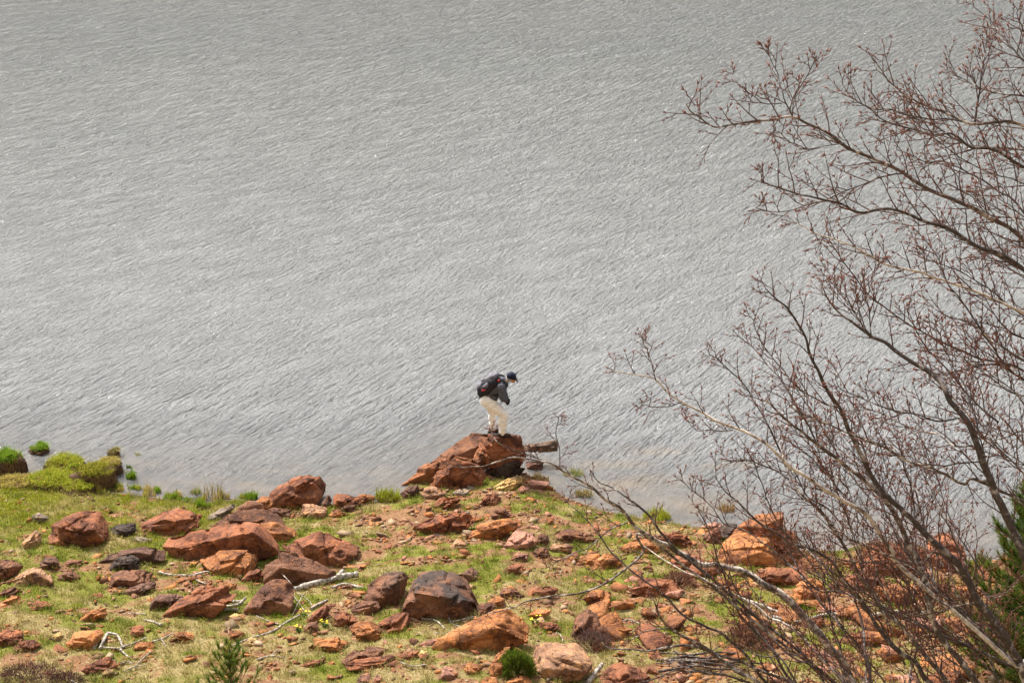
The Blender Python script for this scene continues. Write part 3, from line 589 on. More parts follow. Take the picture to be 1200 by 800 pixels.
for (bx0, by0, bx1, by1), cnt, cols, (s0, s1), grp, lab in ZONES:
    made = 0
    while made < cnt:
        px, py = random.uniform(bx0, bx1), random.uniform(by0, by1); p = hit(px, py)
        if shore_d(p[:1], p[1:2])[0] < .25: continue
        s = s0 + (s1 - s0) * random.random() ** 2.2
        o = link('loose_stone', random.choice(STONES)); o.location = (p[0], p[1], H1(p[0], p[1]) + s * .12)
        o.scale = (s, s * random.uniform(.8, 1.1), s * random.uniform(.6, 1.1)); o.rotation_euler = (random.uniform(-.3, .3), random.uniform(-.3, .3), random.uniform(0, 6.28))
        tc = np.array(TINT[random.choice(cols)]) * random.uniform(.8, 1.15); o['tint'] = [float(v) for v in tc]; o['varnish'] = 0.0
        tag(o, lab, 'stone', grp); made += 1

# gravel: pebbles nobody could count
def gravel(n_all):
    V0 = np.array([(x_, y_, z_) for x_ in (-1, 1) for y_ in (-1, 1) for z_ in (-1, 1)], float) * .8; r = np.random.default_rng(77)
    F0 = np.array([(0,1,3),(0,3,2),(4,6,7),(4,7,5),(0,4,5),(0,5,1),(2,3,7),(2,7,6),(0,2,6),(0,6,4),(1,5,7),(1,7,3)])
    x, y = r.uniform(-12.6, 12.6, 90000), r.uniform(28.6, 42.5, 90000); cvr, _ = region_fields(x, y, x, y); d = shore_d(x, y)
    cl = fbm2(x * 1.1, y * 1.6, 3, 61.0)
    p = np.clip(.04 + .9 * (1 - cvr) ** 2 * (.5 + cl) + .30 * np.clip(cl - .12, 0, 1) + .22 * sstep(1.5, 4, x) * (.4 + cl), 0, 1)
    k = (d > .08) & (r.uniform(0, 1, 90000) < p * n_all / 13000.0); x, y = x[k], y[k]; z = H(x, y); n = len(x)
    sz = np.clip(.018 * np.exp(r.normal(.15, .62, n)), .008, .095); pal = np.array([(.34, .165, .105), (.33, .19, .11), TINT['r'], TINT['o'], TINT['b'], TINT['o'], (.36, .25, .16)])
    A = r.normal(0, 1, (n, 3, 3)); Q = np.eye(3)[None] + .22 * A; sc = np.stack([np.ones(n), r.uniform(.6, 1, n), r.uniform(.25, .6, n)], 1)
    L = V0[None] + r.uniform(-.62, .62, (n, 8, 3)); L = np.einsum('nij,nkj->nki', Q, L) * sc[:, None] * sz[:, None, None]
    a = r.uniform(0, 6.28, n); c_, s_ = np.cos(a)[:, None], np.sin(a)[:, None]; L = np.stack([L[..., 0] * c_ - L[..., 1] * s_, L[..., 0] * s_ + L[..., 1] * c_, L[..., 2]], -1)
    V = (L + np.stack([x, y, z + sz * .12], 1)[:, None]).reshape(-1, 3); F = (F0[None] + (np.arange(n) * 8)[:, None, None]).reshape(-1, 3)
    C = np.repeat(pal[r.integers(0, len(pal), n)] * r.uniform(.45, 1.05, (n, 1)), 8, 0)
    return mesh_np('gravel', V, F, False, C)
tag(link('gravel', gravel(15000), M['chips']), kind='stuff')

# ------------------------------------------------------------------ grass
def blades(P, L, wd, lean, cols, rs):
    """two-triangle bent blades rooted at P"""
    n = len(P); a = rs.uniform(0, 6.283, n); d = np.stack([np.cos(a), np.sin(a), np.zeros(n)], 1); s = np.stack([-np.sin(a), np.cos(a), np.zeros(n)], 1)
    up = np.array([0, 0, 1.0]); L = np.broadcast_to(L, (n,))[:, None]; ln = np.broadcast_to(lean, (n,))[:, None]
    mid = P + (up * .55 + d * ln * .25) * L; tip = P + (up * (1 - .4 * ln) + d * ln * .85) * L
    w_ = np.broadcast_to(wd, (n,))[:, None] * .5
    V = np.stack([P - s * w_, P + s * w_, mid + s * w_ * .7, mid - s * w_ * .7, tip], 1).reshape(-1, 3)
    i = np.arange(n)[:, None] * 5
    F = np.concatenate([i + np.array([0, 1, 2]), i + np.array([0, 2, 3]), i + np.array([3, 2, 4])], 0)
    C = np.repeat(cols, 5, 0); return V, F, C
rs = np.random.default_rng(5); N = 460000
bx = rs.uniform(-12.5, 12.5, N); by = rs.uniform(26.5, 41.5, N); bz = H(bx, by)
bpx, bpv = project(np.stack([bx, by, bz], 1)); cv, stw = region_fields(bx, by, bpx, bpv); dd = shore_d(bx, by)
clump = fbm2(bx * 4.5, by * 4.5, 3, 31.0)
keep = (bpx > -60) & (bpx < 1260) & (bpv < 840) & (dd > .05) & (rs.uniform(0, 1, N) < np.clip((cv + .75 * clump - .30) * 2.0, 0, 1))
bx, by, bz, stw, clump, dd = bx[keep], by[keep], bz[keep], stw[keep], clump[keep], dd[keep]; n = len(bx)
st = np.clip(stw + .55 * fbm2(bx * 1.6, by * 1.6, 3, 41.0) + rs.normal(0, .16, n), 0, 1)[:, None]
gcol = np.array([.13, .19, .015]) * (1 - rs.uniform(0, .5, n)[:, None]) + np.array([.24, .22, .03]) * rs.uniform(0, .75, n)[:, None]
scol = np.array([.45, .36, .14]) * rs.uniform(.55, 1.15, n)[:, None]
lush = sstep(-3, -8, bx) * sstep(4.5, 1.5, dd)
gcol = gcol * (1 - .3 * lush[:, None]) + lush[:, None] * np.array([.17, .15, .0]) * .75
cc = gcol * (1 - st) + scol * st
Lb = (.035 + .055 * rs.uniform(0, 1, n) ** 1.5) * (1 + 1.5 * np.clip(clump, -.35, 1)) + .05 * lush
nc_ = 1500; qx, qy = rs.uniform(-12.5, 12.5, nc_), rs.uniform(28.5, 41.5, nc_); qc, qs = region_fields(qx, qy, qx, qy); qk = (shore_d(qx, qy) > .15) & (rs.uniform(0, 1, nc_) < qc); qx, qy, qs = qx[qk], qy[qk], qs[qk]
m_ = rs.integers(14, 46, len(qx)); tx, ty, ts = np.repeat(qx, m_), np.repeat(qy, m_), np.repeat(np.clip(qs + rs.normal(0, .3, len(qx)), 0, 1), m_); nt_ = len(tx); tx = tx + rs.normal(0, .055, nt_); ty = ty + rs.normal(0, .045, nt_)
tl_ = np.repeat(rs.uniform(.07, .17, len(qx)), m_) * rs.uniform(.6, 1.1, nt_); tc_ = np.array([.15, .22, .02]) * (1 - ts[:, None]) * rs.uniform(.55, 1.1, (nt_, 1)) + np.array([.46, .37, .15]) * ts[:, None] * rs.uniform(.6, 1.1, (nt_, 1))
bx, by, bz = np.concatenate([bx, tx]), np.concatenate([by, ty]), np.concatenate([bz, H(tx, ty)]); Lb = np.concatenate([Lb, tl_]); cc = np.concatenate([cc, tc_])
ex = []
for o in ROCK_OBJ.values():
    vv = np.array([v.co[:] for v in o.data.vertices]) + np.array(o.location); gz_ = H(vv[:, 0], vv[:, 1]); near = np.abs(vv[:, 2] - gz_ - .02) < .06
    if near.sum() > 8:
        q = vv[near]; m_ = int(40 * np.ptp(q[:, 0]) + 10); q = q[rs.integers(0, len(q), m_)]; cq = q[:, :2].mean(0); ex.append(cq + (q[:, :2] - cq) * rs.uniform(1.02, 1.18, (m_, 1)))
ex = np.concatenate(ex); ecv, est = region_fields(ex[:, 0], ex[:, 1], ex[:, 0], ex[:, 1]); ek = (shore_d(ex[:, 0], ex[:, 1]) > .1) & (rs.uniform(0, 1, len(ex)) < .25 + ecv); ex = ex[ek]; est = est[ek]
ne = len(ex); te = np.clip(est + rs.normal(0, .3, ne), 0, 1)[:, None]; ce = np.array([.14, .20, .02]) * (1 - te) * rs.uniform(.5, 1.1, (ne, 1)) + np.array([.46, .36, .15]) * te * rs.uniform(.6, 1.1, (ne, 1))
bx, by, bz = np.concatenate([bx, ex[:, 0]]), np.concatenate([by, ex[:, 1]]), np.concatenate([bz, H(ex[:, 0], ex[:, 1])]); Lb = np.concatenate([Lb, rs.uniform(.06, .17, ne)]); cc = np.concatenate([cc, ce]); n = len(bx)
V, F, C = blades(np.stack([bx, by, bz - .005], 1), Lb, .010, rs.uniform(.2, 1.1, n), cc, rs)
tag(link('grass', mesh_np('grass', V, F, False, C), M['blades']), kind='stuff')

def tuft_mesh(name, n, rx, ry, L, col_a, col_b, seed, top=None, lean=(.2, 1.0), wd=.014):
    rs = np.random.default_rng(seed); a = rs.uniform(0, 6.283, n); r = np.sqrt(rs.uniform(0, 1, n))
    x, y = rx * r * np.cos(a), ry * r * np.sin(a); z = np.zeros(n) if top is None else top(x, y)
    t = rs.uniform(0, 1, n)[:, None]; c = np.array(col_a) * (1 - t) + np.array(col_b) * t
    gn = fbm2(x * 5 + seed, y * 5, 3, float(seed)); L = L * (1 + .9 * np.clip(gn, -.6, .8)); dead = (gn < -.22)[:, None]; c = np.where(dead, c * .35 + np.array([.24, .16, .07]) * .65, c)
    V, F, C = blades(np.stack([x, y, z], 1), L * rs.uniform(.6, 1.15, n), wd, rs.uniform(*lean, n), c, rs)
    return mesh_np(name, V, F, False, C)
GA, GB, YA, ST = (.11, .23, .015), (.25, .33, .025), (.40, .35, .04), (.44, .32, .14)
# hummocks: peat mounds with a grassy top and hanging straw
def hummock(px0, px1, pyt, pyb, label, seed, ca, cb, L=.11, side=True):
    g = at_z((px0 + px1) / 2, pyb, 0.0); dep = (g - CAMP) @ FW; mpp = dep / FPX; rx = (px1 - px0) * mpp / 2
    tot = (pyb - pyt) * mpp; ry = min(rx * .85, tot / .42 * .5); h = max(.10, (tot - 2 * ry * .36) / .93 * .9)
    root = empty('grass_hummock', (g[0], g[1] + ry, 0)); tag(root, label, 'hummock')
    S, Fc = ico(4); rs = np.random.default_rng(seed); V = S.copy(); q = np.abs(V[:, 2]) ** .62 * np.sign(V[:, 2])
    k = 1 + .38 * fbm(S * 1.5 + seed, 3); V = np.stack([V[:, 0] * rx * k, V[:, 1] * ry * k, q * h * (1 + .12 * fbm(S * 2.2 + seed, 2))], 1)
    V[:, :2] *= (1 - .12 * np.clip(.5 - V[:, 2] / h, 0, 1))[:, None]
    link('peat_mound', mesh_np('peat_mound', V, Fc, True), M['soil'], root)
    def top(x, y): return h * np.clip(1 - (x / (rx * 1.03)) ** 2 - (y / (ry * 1.03)) ** 2, 0, 1) ** .33 - .01
    link('grass_top', tuft_mesh('grass_top', int(3800 * rx * ry + 500), rx * .86, ry * .86, L, ca, cb, seed, top, (.3, 1.5)), M['blades'], root)
    if side:                                       # dead grass hanging down the flanks
        n = int(1400 * (rx + ry)); a = rs.uniform(0, 6.283, n); z = h * rs.uniform(.25, .9, n)
        P = np.stack([np.cos(a) * rx * 1.0, np.sin(a) * ry * 1.0, z], 1); P[:, :2] *= (1 - .22 * (z / h) ** 2)[:, None]; d = np.stack([np.cos(a), np.sin(a), np.zeros(n)], 1)
        s = np.stack([-np.sin(a), np.cos(a), np.zeros(n)], 1); Ln = rs.uniform(.08, .2, n)[:, None] * min(1.0, h / .35)
        tip = P + d * Ln * .22 - np.array([0, 0, 1]) * Ln + s * rs.normal(0, .02, (n, 1))
        VV = np.stack([P - s * .007, P + s * .007, tip], 1).reshape(-1, 3); FF = np.arange(n * 3).reshape(-1, 3)
        t = rs.uniform(0, 1, (n, 1)); cc = np.array([.15, .085, .04]) * (1 - t) + np.array([.30, .20, .095]) * t
        link('hanging_straw', mesh_np('hanging_straw', VV, FF, False, np.repeat(cc, 3, 0)), M['blades'], root)
    return root
hummock(-16, 27, 524, 559, 'tall brown-sided hummock at the left edge of the picture', 1, GA, GB, .16)
hummock(33, 56, 523, 533, 'tiny hummock of green grass out in the water', 2, GA, GB, .13, False)
hummock(46, 98, 531, 559, 'bright green hummock behind the front one', 3, GB, YA, .15)
hummock(84, 134, 537, 577, 'yellow-green hummock with a dark undercut bank', 4, (.15, .18, .02), YA, .14)
hummock(22, 92, 549, 580, 'wide straw-sided hummock joined to the shore turf', 5, GB, YA, .15)
hummock(112, 142, 534, 558, 'small rusty hummock at the outer end of the cluster', 6, YA, ST, .11)
hummock(124, 140, 526, 536, 'low tuft-topped hummock farthest out in the water', 7, (.13, .15, .03), ST, .10, False)
hummock(-12, 40, 556, 578, 'low straw hummock in front of the left-edge one', 8, YA, ST, .13)
hummock(66, 112, 560, 584, 'low turf bump between the wide hummock and the shore', 9, GB, YA, .14)
def tuft(px, py, wpx, hpx, label, ca, cb, dens=1.0, lean=(.1, .7)):
    p = hit(px, py); mpp = ((p - CAMP) @ FW) / FPX; r = wpx * mpp / 2
    o = link('grass_tuft', tuft_mesh('grass_tuft', int(dens * (60 + 900 * r)), r, r * .7, hpx * mpp, ca, cb, int(px), None, lean), M['blades'])
    o.location = (p[0], p[1], max(H1(p[0], p[1]), -.03)); return tag(o, label, 'grass tuft')
tuft(154, 560, 12, 12, 'dark green rush tuft standing in the water right of the hummocks', GA, GB)
tuft(151, 548, 6, 6, 'tiny rush tuft farther out than the dark green one', GA, (.08, .09, .02), .6)
tuft(178, 574, 20, 9, 'sparse straw tuft in the shallows right of the dark rush tuft', ST, YA, .5)
tuft(162, 533, 10, 5, 'faint thin tuft in open water right of the farthest hummock', GA, ST, .3)
tuft(204, 582, 20, 7, 'brownish grass tuft at the waterline between two sparse tufts', YA, ST)
tuft(229, 578, 14, 10, 'sparse green tuft in the shallows left of the grey-brown slab', GA, ST, .6)
tuft(252, 584, 30, 14, 'wide thin bed of drowned grass by the grey-brown slab', (.12, .13, .06), ST, .5)
tuft(238, 594, 18, 9, 'dense green tuft on the shore behind the cracked boulder', GA, GB, 1.5)
tuft(291, 584, 22, 8, 'bright green tuft left of the craggy waterside boulder', GA, GB, 1.6)
tuft(454, 586, 28, 14, 'bright yellow-green tuft at the shore left of the point', GB, YA, 2.0)
tuft(672, 556, 26, 8, 'drowned green tuft in the water right of the point', GA, ST, .6)
tuft(684, 580, 24, 9, 'olive drowned tuft near the mauve-brown slab', (.12, .12, .03), ST, .8)
tuft(634, 563, 20, 9, 'brown grass tuft on the tip of land behind the pink slab', (.14, .10, .03), ST, 1.2)
tuft(770, 606, 34, 10, 'green tuft at the shore seen between branches', GB, YA, 1.6)
tuft(852, 598, 20, 9, 'rusty tuft in the shallows left of the leaning bright orange slab', (.22, .12, .05), ST, .8)
tuft(1140, 665, 22, 9, 'green tuft beside the dark red rounded boulder', GB, YA, 1.3)

rt = random.Random(8)
for k in range(16):                                    # reeds thinning out into the shallows
    px_ = rt.uniform(104, 330); py_ = np.interp(px_, [100, 140, 200, 240, 285, 330], [577, 579, 586, 589, 587, 590]) - rt.uniform(-1, 9)
    t_ = tuft(px_, py_, rt.uniform(9, 20), rt.uniform(5, 9), 'thin grass tuft in the shallows along the left shore', *rt.choice([(GA, GB), (GB, YA), (YA, ST)]), rt.uniform(.4, .9)); t_['group'] = 'thin grass tufts along the left shore'
# ------------------------------------------------------------------ driftwood and dead sticks
def catmull(P, n):
    P = np.asarray(P, float); Q = np.concatenate([[2 * P[0] - P[1]], P, [2 * P[-1] - P[-2]]]); m = len(P) - 1; out = []
    for u in np.linspace(0, m - 1e-6, n):
        i = int(u); t = u - i; p0, p1, p2, p3 = Q[i:i + 4]
        out.append(.5 * (2 * p1 + (p2 - p0) * t + (2 * p0 - 5 * p1 + 4 * p2 - p3) * t * t + (3 * p1 - p0 - 3 * p2 + p3) * t ** 3))
    return np.array(out)
def stick(mb, pts, th0, th1, lift=.04, sides=7, wob=.25):
    P = []
    for k, q in enumerate(pts):
        p = hit(q[0], q[1]); z = H1(p[0], p[1]); r = ray(q[0], q[1]); lf = q[2] if len(q) > 2 else lift
        P.append(p - r * (lf / -r[2]) * -1 if False else p + np.array([0, 0, lf]) - np.array([0, lf / math.tan(-math.asin(r[2] / np.linalg.norm(r))), 0]))
    P = np.array(P); n = max(6, 5 * len(P)); mpp = ((P[0] - CAMP) @ FW) / FPX
    C = catmull(P, n); C += .35 * th0 * mpp * wob * np.stack([fbm(C * 3, 2), fbm(C * 3 + 9, 2), fbm(C * 3 + 21, 2)], 1)
    r = np.linspace(th0, th1, n) * mpp / 2 * (1 + .22 * fbm(C * 7, 2)); mb.tube(C, np.clip(r, .003, None), sides)
def drift(name, label, cat, sticks, mat='drift', group=None):
    mb = MB()
    for s in sticks: stick(mb, *s)
    o0 = hit(*sticks[0][0][0][:2]); ob = mb.build(name, M[mat], None, True, o0); ob.location = o0
    return tag(ob, label, cat, group)
drift('driftwood_log', 'bleached forked driftwood log beside the brown pyramid boulder', 'driftwood', [
    ([(343, 691), (360, 686, .1), (380, 681, .12), (402, 676, .12), (421, 672, .12)], 7.5, 8), ([(388, 680, .12), (398, 675, .2), (404, 669, .22)], 5, 6), ([(391, 688, .1), (405, 684, .12), (425, 689)], 3, 4.5)])
drift('dead_branch', 'twin weathered grey branches running to the brown pyramid boulder', 'branch', [
    ([(228, 718), (240, 714), (262, 711), (280, 708), (290, 700, .1)], 5, 3), ([(196, 719), (225, 712), (250, 706), (285, 704)], 2.5, 3), ([(262, 714), (280, 714)], 4, 3)])
drift('fallen_stick', 'long fallen stick running diagonally behind the pine sapling', 'stick', [
    ([(268, 758), (295, 747), (318, 740), (336, 729), (353, 720, .1)], 1.8, 3.5), ([(302, 721, .08), (315, 727), (327, 731)], 1.2, 1.8)])
drift('fallen_stick', 'pale forked stick on green grass left of the bright orange slab', 'stick', [
    ([(187, 670), (200, 673), (222, 674)], 3, 2), ([(222, 675), (236, 671), (255, 668, .06)], 3, 2), ([(231, 679), (243, 684)], 2, 1.5)])
drift('stick_tangle', 'tangle of bleached sticks beside the bright orange block', 'sticks', [
    ([(118, 760), (124, 749, .08), (129, 741, .1)], 3.5, 4), ([(129, 741, .1), (139, 743, .1), (143, 751, .06), (145, 757)], 3, 3), ([(143, 758), (158, 753, .05), (172, 747)], 2.6, 2), ([(142, 760), (148, 766), (153, 770)], 2.5, 2), ([(110, 760), (114, 752, .06)], 6, 5), ([(121, 758), (140, 759), (146, 757)], 2, 2), ([(163, 776), (172, 768), (178, 762)], 1.6, 1.2), ([(140, 778), (150, 775), (158, 777)], 1.8, 1.2)])
drift('fallen_stick', 'short pale stick lying right above the stick tangle', 'stick', [([(145, 719), (158, 718), (172, 719)], 1.2, 1.2), ([(170, 726), (180, 728), (191, 732)], 2.4, 3.2)])
drift('dead_branch', 'pale twigs scattered at the foot of the great dark boulder', 'branch', [
    ([(485, 722), (500, 725), (512, 727), (521, 736)], 2.4, 1.6), ([(494, 724), (500, 714, .1), (506, 707, .14)], 1.3, 1), ([(525, 722, .1), (531, 731), (546, 735)], 1.6, 1.2), ([(530, 728), (545, 725), (560, 721)], 1.8, 1.2), ([(510, 741), (530, 743)], 1.6, 1.2)])
drift('bleached_post', 'bleached broken post leaning at the bottom between two boulders', 'post', [([(688, 800), (696, 790, .1), (704, 778, .25)], 6.5, 5.5, .04, 9)])
drift('dead_branch', 'thin white twigs crossing over the left end of the driftwood log', 'branch', [
    ([(330, 666, .35), (341, 678, .3), (350, 692, .12)], 1.2, 1), ([(345, 697, .1), (352, 708), (358, 716)], 1.2, .9), ([(343, 721), (350, 708, .1), (356, 698, .1)], 1.2, .9), ([(350, 694), (362, 703), (368, 712)], 1, .8), ([(365, 713), (375, 707), (384, 703)], 4, 3)])
drift('fallen_stick', 'little curled white stick beside the red stone with black end', 'stick', [([(652, 741), (657, 744, .05), (660, 751)], 1.6, 1.2)])
drift('fallen_stick', 'thin pale stick in straw grass right of the dark red wedge stone', 'stick', [([(146, 786), (158, 781), (172, 779)], 1.8, 1.2), ([(158, 781), (166, 774)], 1.2, .9)])
drift('fallen_stick', 'pale stick lying in front of the long cracked ledge', 'stick', [([(470, 776), (486, 780), (500, 778)], 1.8, 1.2)])
drift('fallen_stick', 'pale kinked stick on bare soil right of the purple-brown pyramid', 'stick', [([(712, 722), (724, 728), (738, 726), (752, 732)], 2.2, 1.3)])
drift('fallen_stick', 'pale twiggy stick lying right of the stick tangle', 'stick', [([(178, 752), (190, 748), (204, 741)], 2.2, 1.6), ([(190, 748), (196, 757)], 1.4, 1.0)])
drift('dead_branch', 'pale dead branch on straw grass below the long fallen stick', 'branch', [([(302, 772), (318, 768), (334, 770)], 2.0, 1.4), ([(318, 768), (326, 760)], 1.4, 1.0)])
drift('fallen_stick', 'short pale stick stub near the lower left picture edge', 'stick', [([(85, 797), (92, 801), (99, 808)], 2.6, 2.0)])
rs = random.Random(3)
drift('brushwood_pile', 'brown pile of dead brushwood under the bare trees', 'brushwood', [
    ([(rs.uniform(755, 810), y + rs.uniform(-6, 6)), (rs.uniform(812, 838), y + rs.uniform(-6, 6), rs.uniform(.03, .2)), (rs.uniform(842, 895), y + rs.uniform(-10, 14), rs.uniform(.02, .12))], rs.uniform(1.5, 4), 1.2) for y in [764, 767, 769, 771, 773, 775, 777, 780, 783, 786, 766, 774, 779]], 'deadwood')
drift('fallen_branch', 'grey fallen branch lying under the bare trees', 'branch', [([(905, 722), (935, 728), (970, 719), (1010, 722), (1050, 716), (1090, 718)], 3.5, 5), ([(935, 728), (900, 712), (868, 700), (838, 688)], 4, 2)], 'drift')

# ------------------------------------------------------------------ low plants
def needle_tuft(p, d, n, L, rs, spread=.75):
    d = d / np.linalg.norm(d); q = rs.normal(size=(n, 3)); q -= np.outer(q @ d, d); q /= np.linalg.norm(q, axis=1)[:, None] + 1e-9
    dirs = d + q * rs.uniform(.15, spread, (n, 1)); dirs /= np.linalg.norm(dirs, axis=1)[:, None]
    st = p - d * rs.uniform(0, L * 1.3, (n, 1)); s = np.cross(dirs, rs.normal(size=(n, 3))); s /= np.linalg.norm(s, axis=1)[:, None] + 1e-9
    return np.stack([st - s * L * .032, st + s * L * .032, st + dirs * L * rs.uniform(.7, 1.1, (n, 1))], 1).reshape(-1, 3)
def pine(label, base, height, spread, seed, n_whorl, ntuft, needle, name='pine_tree', density=34, lo=.12, rise=.42, fresh=1.0):
    rs = np.random.default_rng(seed); root = empty(name, base); tag(root, label, 'pine tree' if name == 'pine_tree' else 'sapling')
    tr = MB(); tr.tube([(0, 0, -.1), (.01, 0, height * .5), (.0, .02, height)], [height * .02, height * .013, height * .004], 7); tr.build('trunk', M['pine_bark'], root)
    br = MB(); Vs, Cs = [], []
    def put(p, d):
        v = needle_tuft(p, d, density, needle * rs.uniform(.85, 1.2), rs); Vs.append(v)
        t = rs.uniform(0, 1); c = np.array([.04, .085, .015]) * (1 - t) + np.array([.15, .18, .03]) * t
        if rs.uniform() < .06: c = np.array([.19, .11, .03])
        Cs.append(np.repeat(c[None] * fresh, len(v), 0))
    for k in range(n_whorl):
        z = height * (lo + (1 - lo) * k / n_whorl); m = 5; a0 = rs.uniform(0, 6.28)
        for j in range(m):
            a = a0 + j * 6.283 / m + rs.uniform(-.3, .3); L = spread * (1 - .78 * (k / n_whorl)) * rs.uniform(.7, 1.1)
            s = np.linspace(0, 1, 6)[:, None]; P = np.array([0, 0, z]) + np.array([math.cos(a), math.sin(a), .25]) * L * s + np.array([0, 0, rise]) * L * s ** 2
            br.tube(P, np.linspace(height * .006, .003, 6), 4)
            for t in np.linspace(.3, 1, max(2, int(ntuft * L / spread + 1))):
                i = min(4, int(t * 5)); q = P[i] + (P[i + 1] - P[i]) * (t * 5 - i); d = P[i + 1] - P[i]; d = d / np.linalg.norm(d)
                put(q, d)
                for sgn in (-1, 1):
                    sd_ = d * .7 + sgn * np.array([-math.sin(a), math.cos(a), .0]) * .8 + np.array([0, 0, .45]); ll = L * .22 * (1.2 - t * .5)
                    e = q + sd_ * ll; br.tube([q, e], [.004, .003], 3); put(e, sd_)
    for t in (.8, .87, .94, 1.0): put(np.array([0, 0.02, height * t + needle * .4]), np.array([0, 0, 1.0]))
    br.build('branches', M['pine_bark'], root); V = np.concatenate(Vs)
    link('needles', mesh_np('needles', V, np.arange(len(V)).reshape(-1, 3), False, np.concatenate(Cs)), M['blades'], root)
    return root
pg = hit(1198, 800); pine('green pine at the right edge behind the bare branches', (pg[0], pg[1], H1(pg[0], pg[1]) - .1), 3.9, 1.35, 11, 15, 7, .17, density=52, lo=.03)
sg = at_depth(270, 800, 27.0); sz = H1(sg[0], sg[1]); pine('small green pine sapling poking up at the bottom edge', (sg[0], sg[1], sz), at_depth(267, 743, 27.0)[2] - sz - .06, .42, 12, 8, 2, .085, 'pine_sapling', 46, .25, 1.0, 1.45)
def bush(label, px, py, wpx, hpx, ca, cb, seed, n=2600, Ls=.05, name='round_bush'):
    p = hit(px, py); mpp = ((p - CAMP) @ FW) / FPX; r = wpx * mpp / 2; h = hpx * mpp; rs = np.random.default_rng(seed)
    root = empty(name, (p[0], p[1] + r * .6, H1(p[0], p[1] + r * .6))); tag(root, label, 'shrub')
    st = MB()
    for k in range(24):
        a = rs.uniform(0, 6.28); q = rs.uniform(.3, .9); st.tube([(0, 0, -.03), (math.cos(a) * r * q * .5, math.sin(a) * r * q * .5, h * .45), (math.cos(a) * r * q, math.sin(a) * r * q, h * (1.0 - .5 * q))], [.008, .005, .002], 4)
    st.build('stems', M['twig'], root)
    d = rs.normal(size=(n, 3)); d[:, 2] = np.abs(d[:, 2]); d /= np.linalg.norm(d, axis=1)[:, None]
    k = rs.uniform(.35, 1, n) ** .5 * (1 + .25 * fbm(d * 2.5 + seed, 3)); P = d * k[:, None] * np.array([r, r * .8, h])
    dir_ = d + np.array([0, 0, .7]) + rs.normal(0, .35, (n, 3)); dir_ /= np.linalg.norm(dir_, axis=1)[:, None]
    s = np.cross(dir_, rs.normal(size=(n, 3))); s /= np.linalg.norm(s, axis=1)[:, None]; L = Ls * rs.uniform(.6, 1.3, (n, 1))
    V = np.stack([P - s * .006, P + s * .006, P + dir_ * L], 1).reshape(-1, 3); t = rs.uniform(0, 1, (n, 1)); c = np.array(ca) * (1 - t) + np.array(cb) * t
    link('foliage', mesh_np('foliage', V, np.arange(n * 3).reshape(-1, 3), False, np.repeat(c, 3, 0)), M['blades'], root)
bush('round bright green bush between orange stones at the bottom', 606, 796, 42, 30, (.035, .085, .010), (.17, .20, .020), 3, 5200, .06)
bush('dark purple-brown heather patch at the lower left corner', 28, 806, 84, 13, (.050, .022, .024), (.13, .06, .05), 4, 2000, .06, 'heather')
bush('dark purple-brown heather tuft right of the corner heather patch', 76, 804, 40, 8, (.050, .022, .024), (.12, .055, .05), 5, 700, .06, 'heather')
bush('dull purple dead shrub in front of the purple-brown pyramid rock', 695, 762, 46, 18, (.085, .045, .036), (.20, .12, .10), 6, 1600, .07, 'dry_shrub')
bush('brown dry shrub among rubble below the red slabs', 880, 760, 60, 24, (.075, .036, .026), (.18, .09, .06), 7, 2200, .08, 'dry_shrub')
bush('reddish dry shrub left of the great brown waterside boulder', 795, 690, 40, 16, (.10, .045, .03), (.22, .11, .07), 8, 1200, .07, 'dry_shrub')
bush('wide reddish dry shrub in front of the broad red boulder', 1050, 672, 90, 30, (.10, .042, .028), (.24, .10, .055), 9, 3000, .10, 'dry_shrub')
M['petal'] = simple('yellow_petal', (.80, .66, .03), .6, .1)
M['leaf'] = simple('flower_leaf', (.07, .14, .02), .8, .3)
def flower(label, px, py, n, seed, spread=.09):
    p = hit(px, py); rs = random.Random(seed); root = empty('flowering_plant', tuple(p)); root.location.z = H1(p[0], p[1]); tag(root, label, 'flower')
    st = MB()
    for k in range(n):
        x, y, h = rs.uniform(-spread, spread), rs.uniform(-spread * .6, spread * .6), rs.uniform(.07, .14); st.tube([(x * .4, y * .4, -.02), (x * .8, y * .8, h * .6), (x, y, h)], .004, 4)
        mb = MB()
        for j in range(6):
            a = j * 1.047; c, s = math.cos(a), math.sin(a); rr = .016
            mb.add([(x, y, h), (x + c * rr - s * rr * .45, y + s * rr + c * rr * .45, h + .012), (x + c * rr * 1.5, y + s * rr * 1.5, h + .008), (x + c * rr + s * rr * .45, y + s * rr - c * rr * .45, h + .012)], [(0, 1, 2), (0, 2, 3)])
        mb.build('blossom', M['petal'], root, False)
    for k in range(14):
        a = rs.uniform(0, 6.28); L = rs.uniform(.05, .1); c, s = math.cos(a), math.sin(a); st.add([(0, 0, 0), (c * L * .5 - s * .012, s * L * .5 + c * .012, .04), (c * L, s * L, .03), (c * L * .5 + s * .012, s * L * .5 - c * .012, .04)], [(0, 1, 2), (0, 2, 3)])
    st.build('stems', M['leaf'], root, False)
flower('yellow flowers between two rust stones', 381, 734, 6, 1)
flower('yellow flowers left of the brown stone, higher of two clumps', 357, 722, 4, 2)
flower('sparse yellow flowers in grass, lower of two clumps', 351, 740, 4, 3)
flower('yellow flower tuft at the left of the red stone with black end', 627, 730, 8, 4, .11)

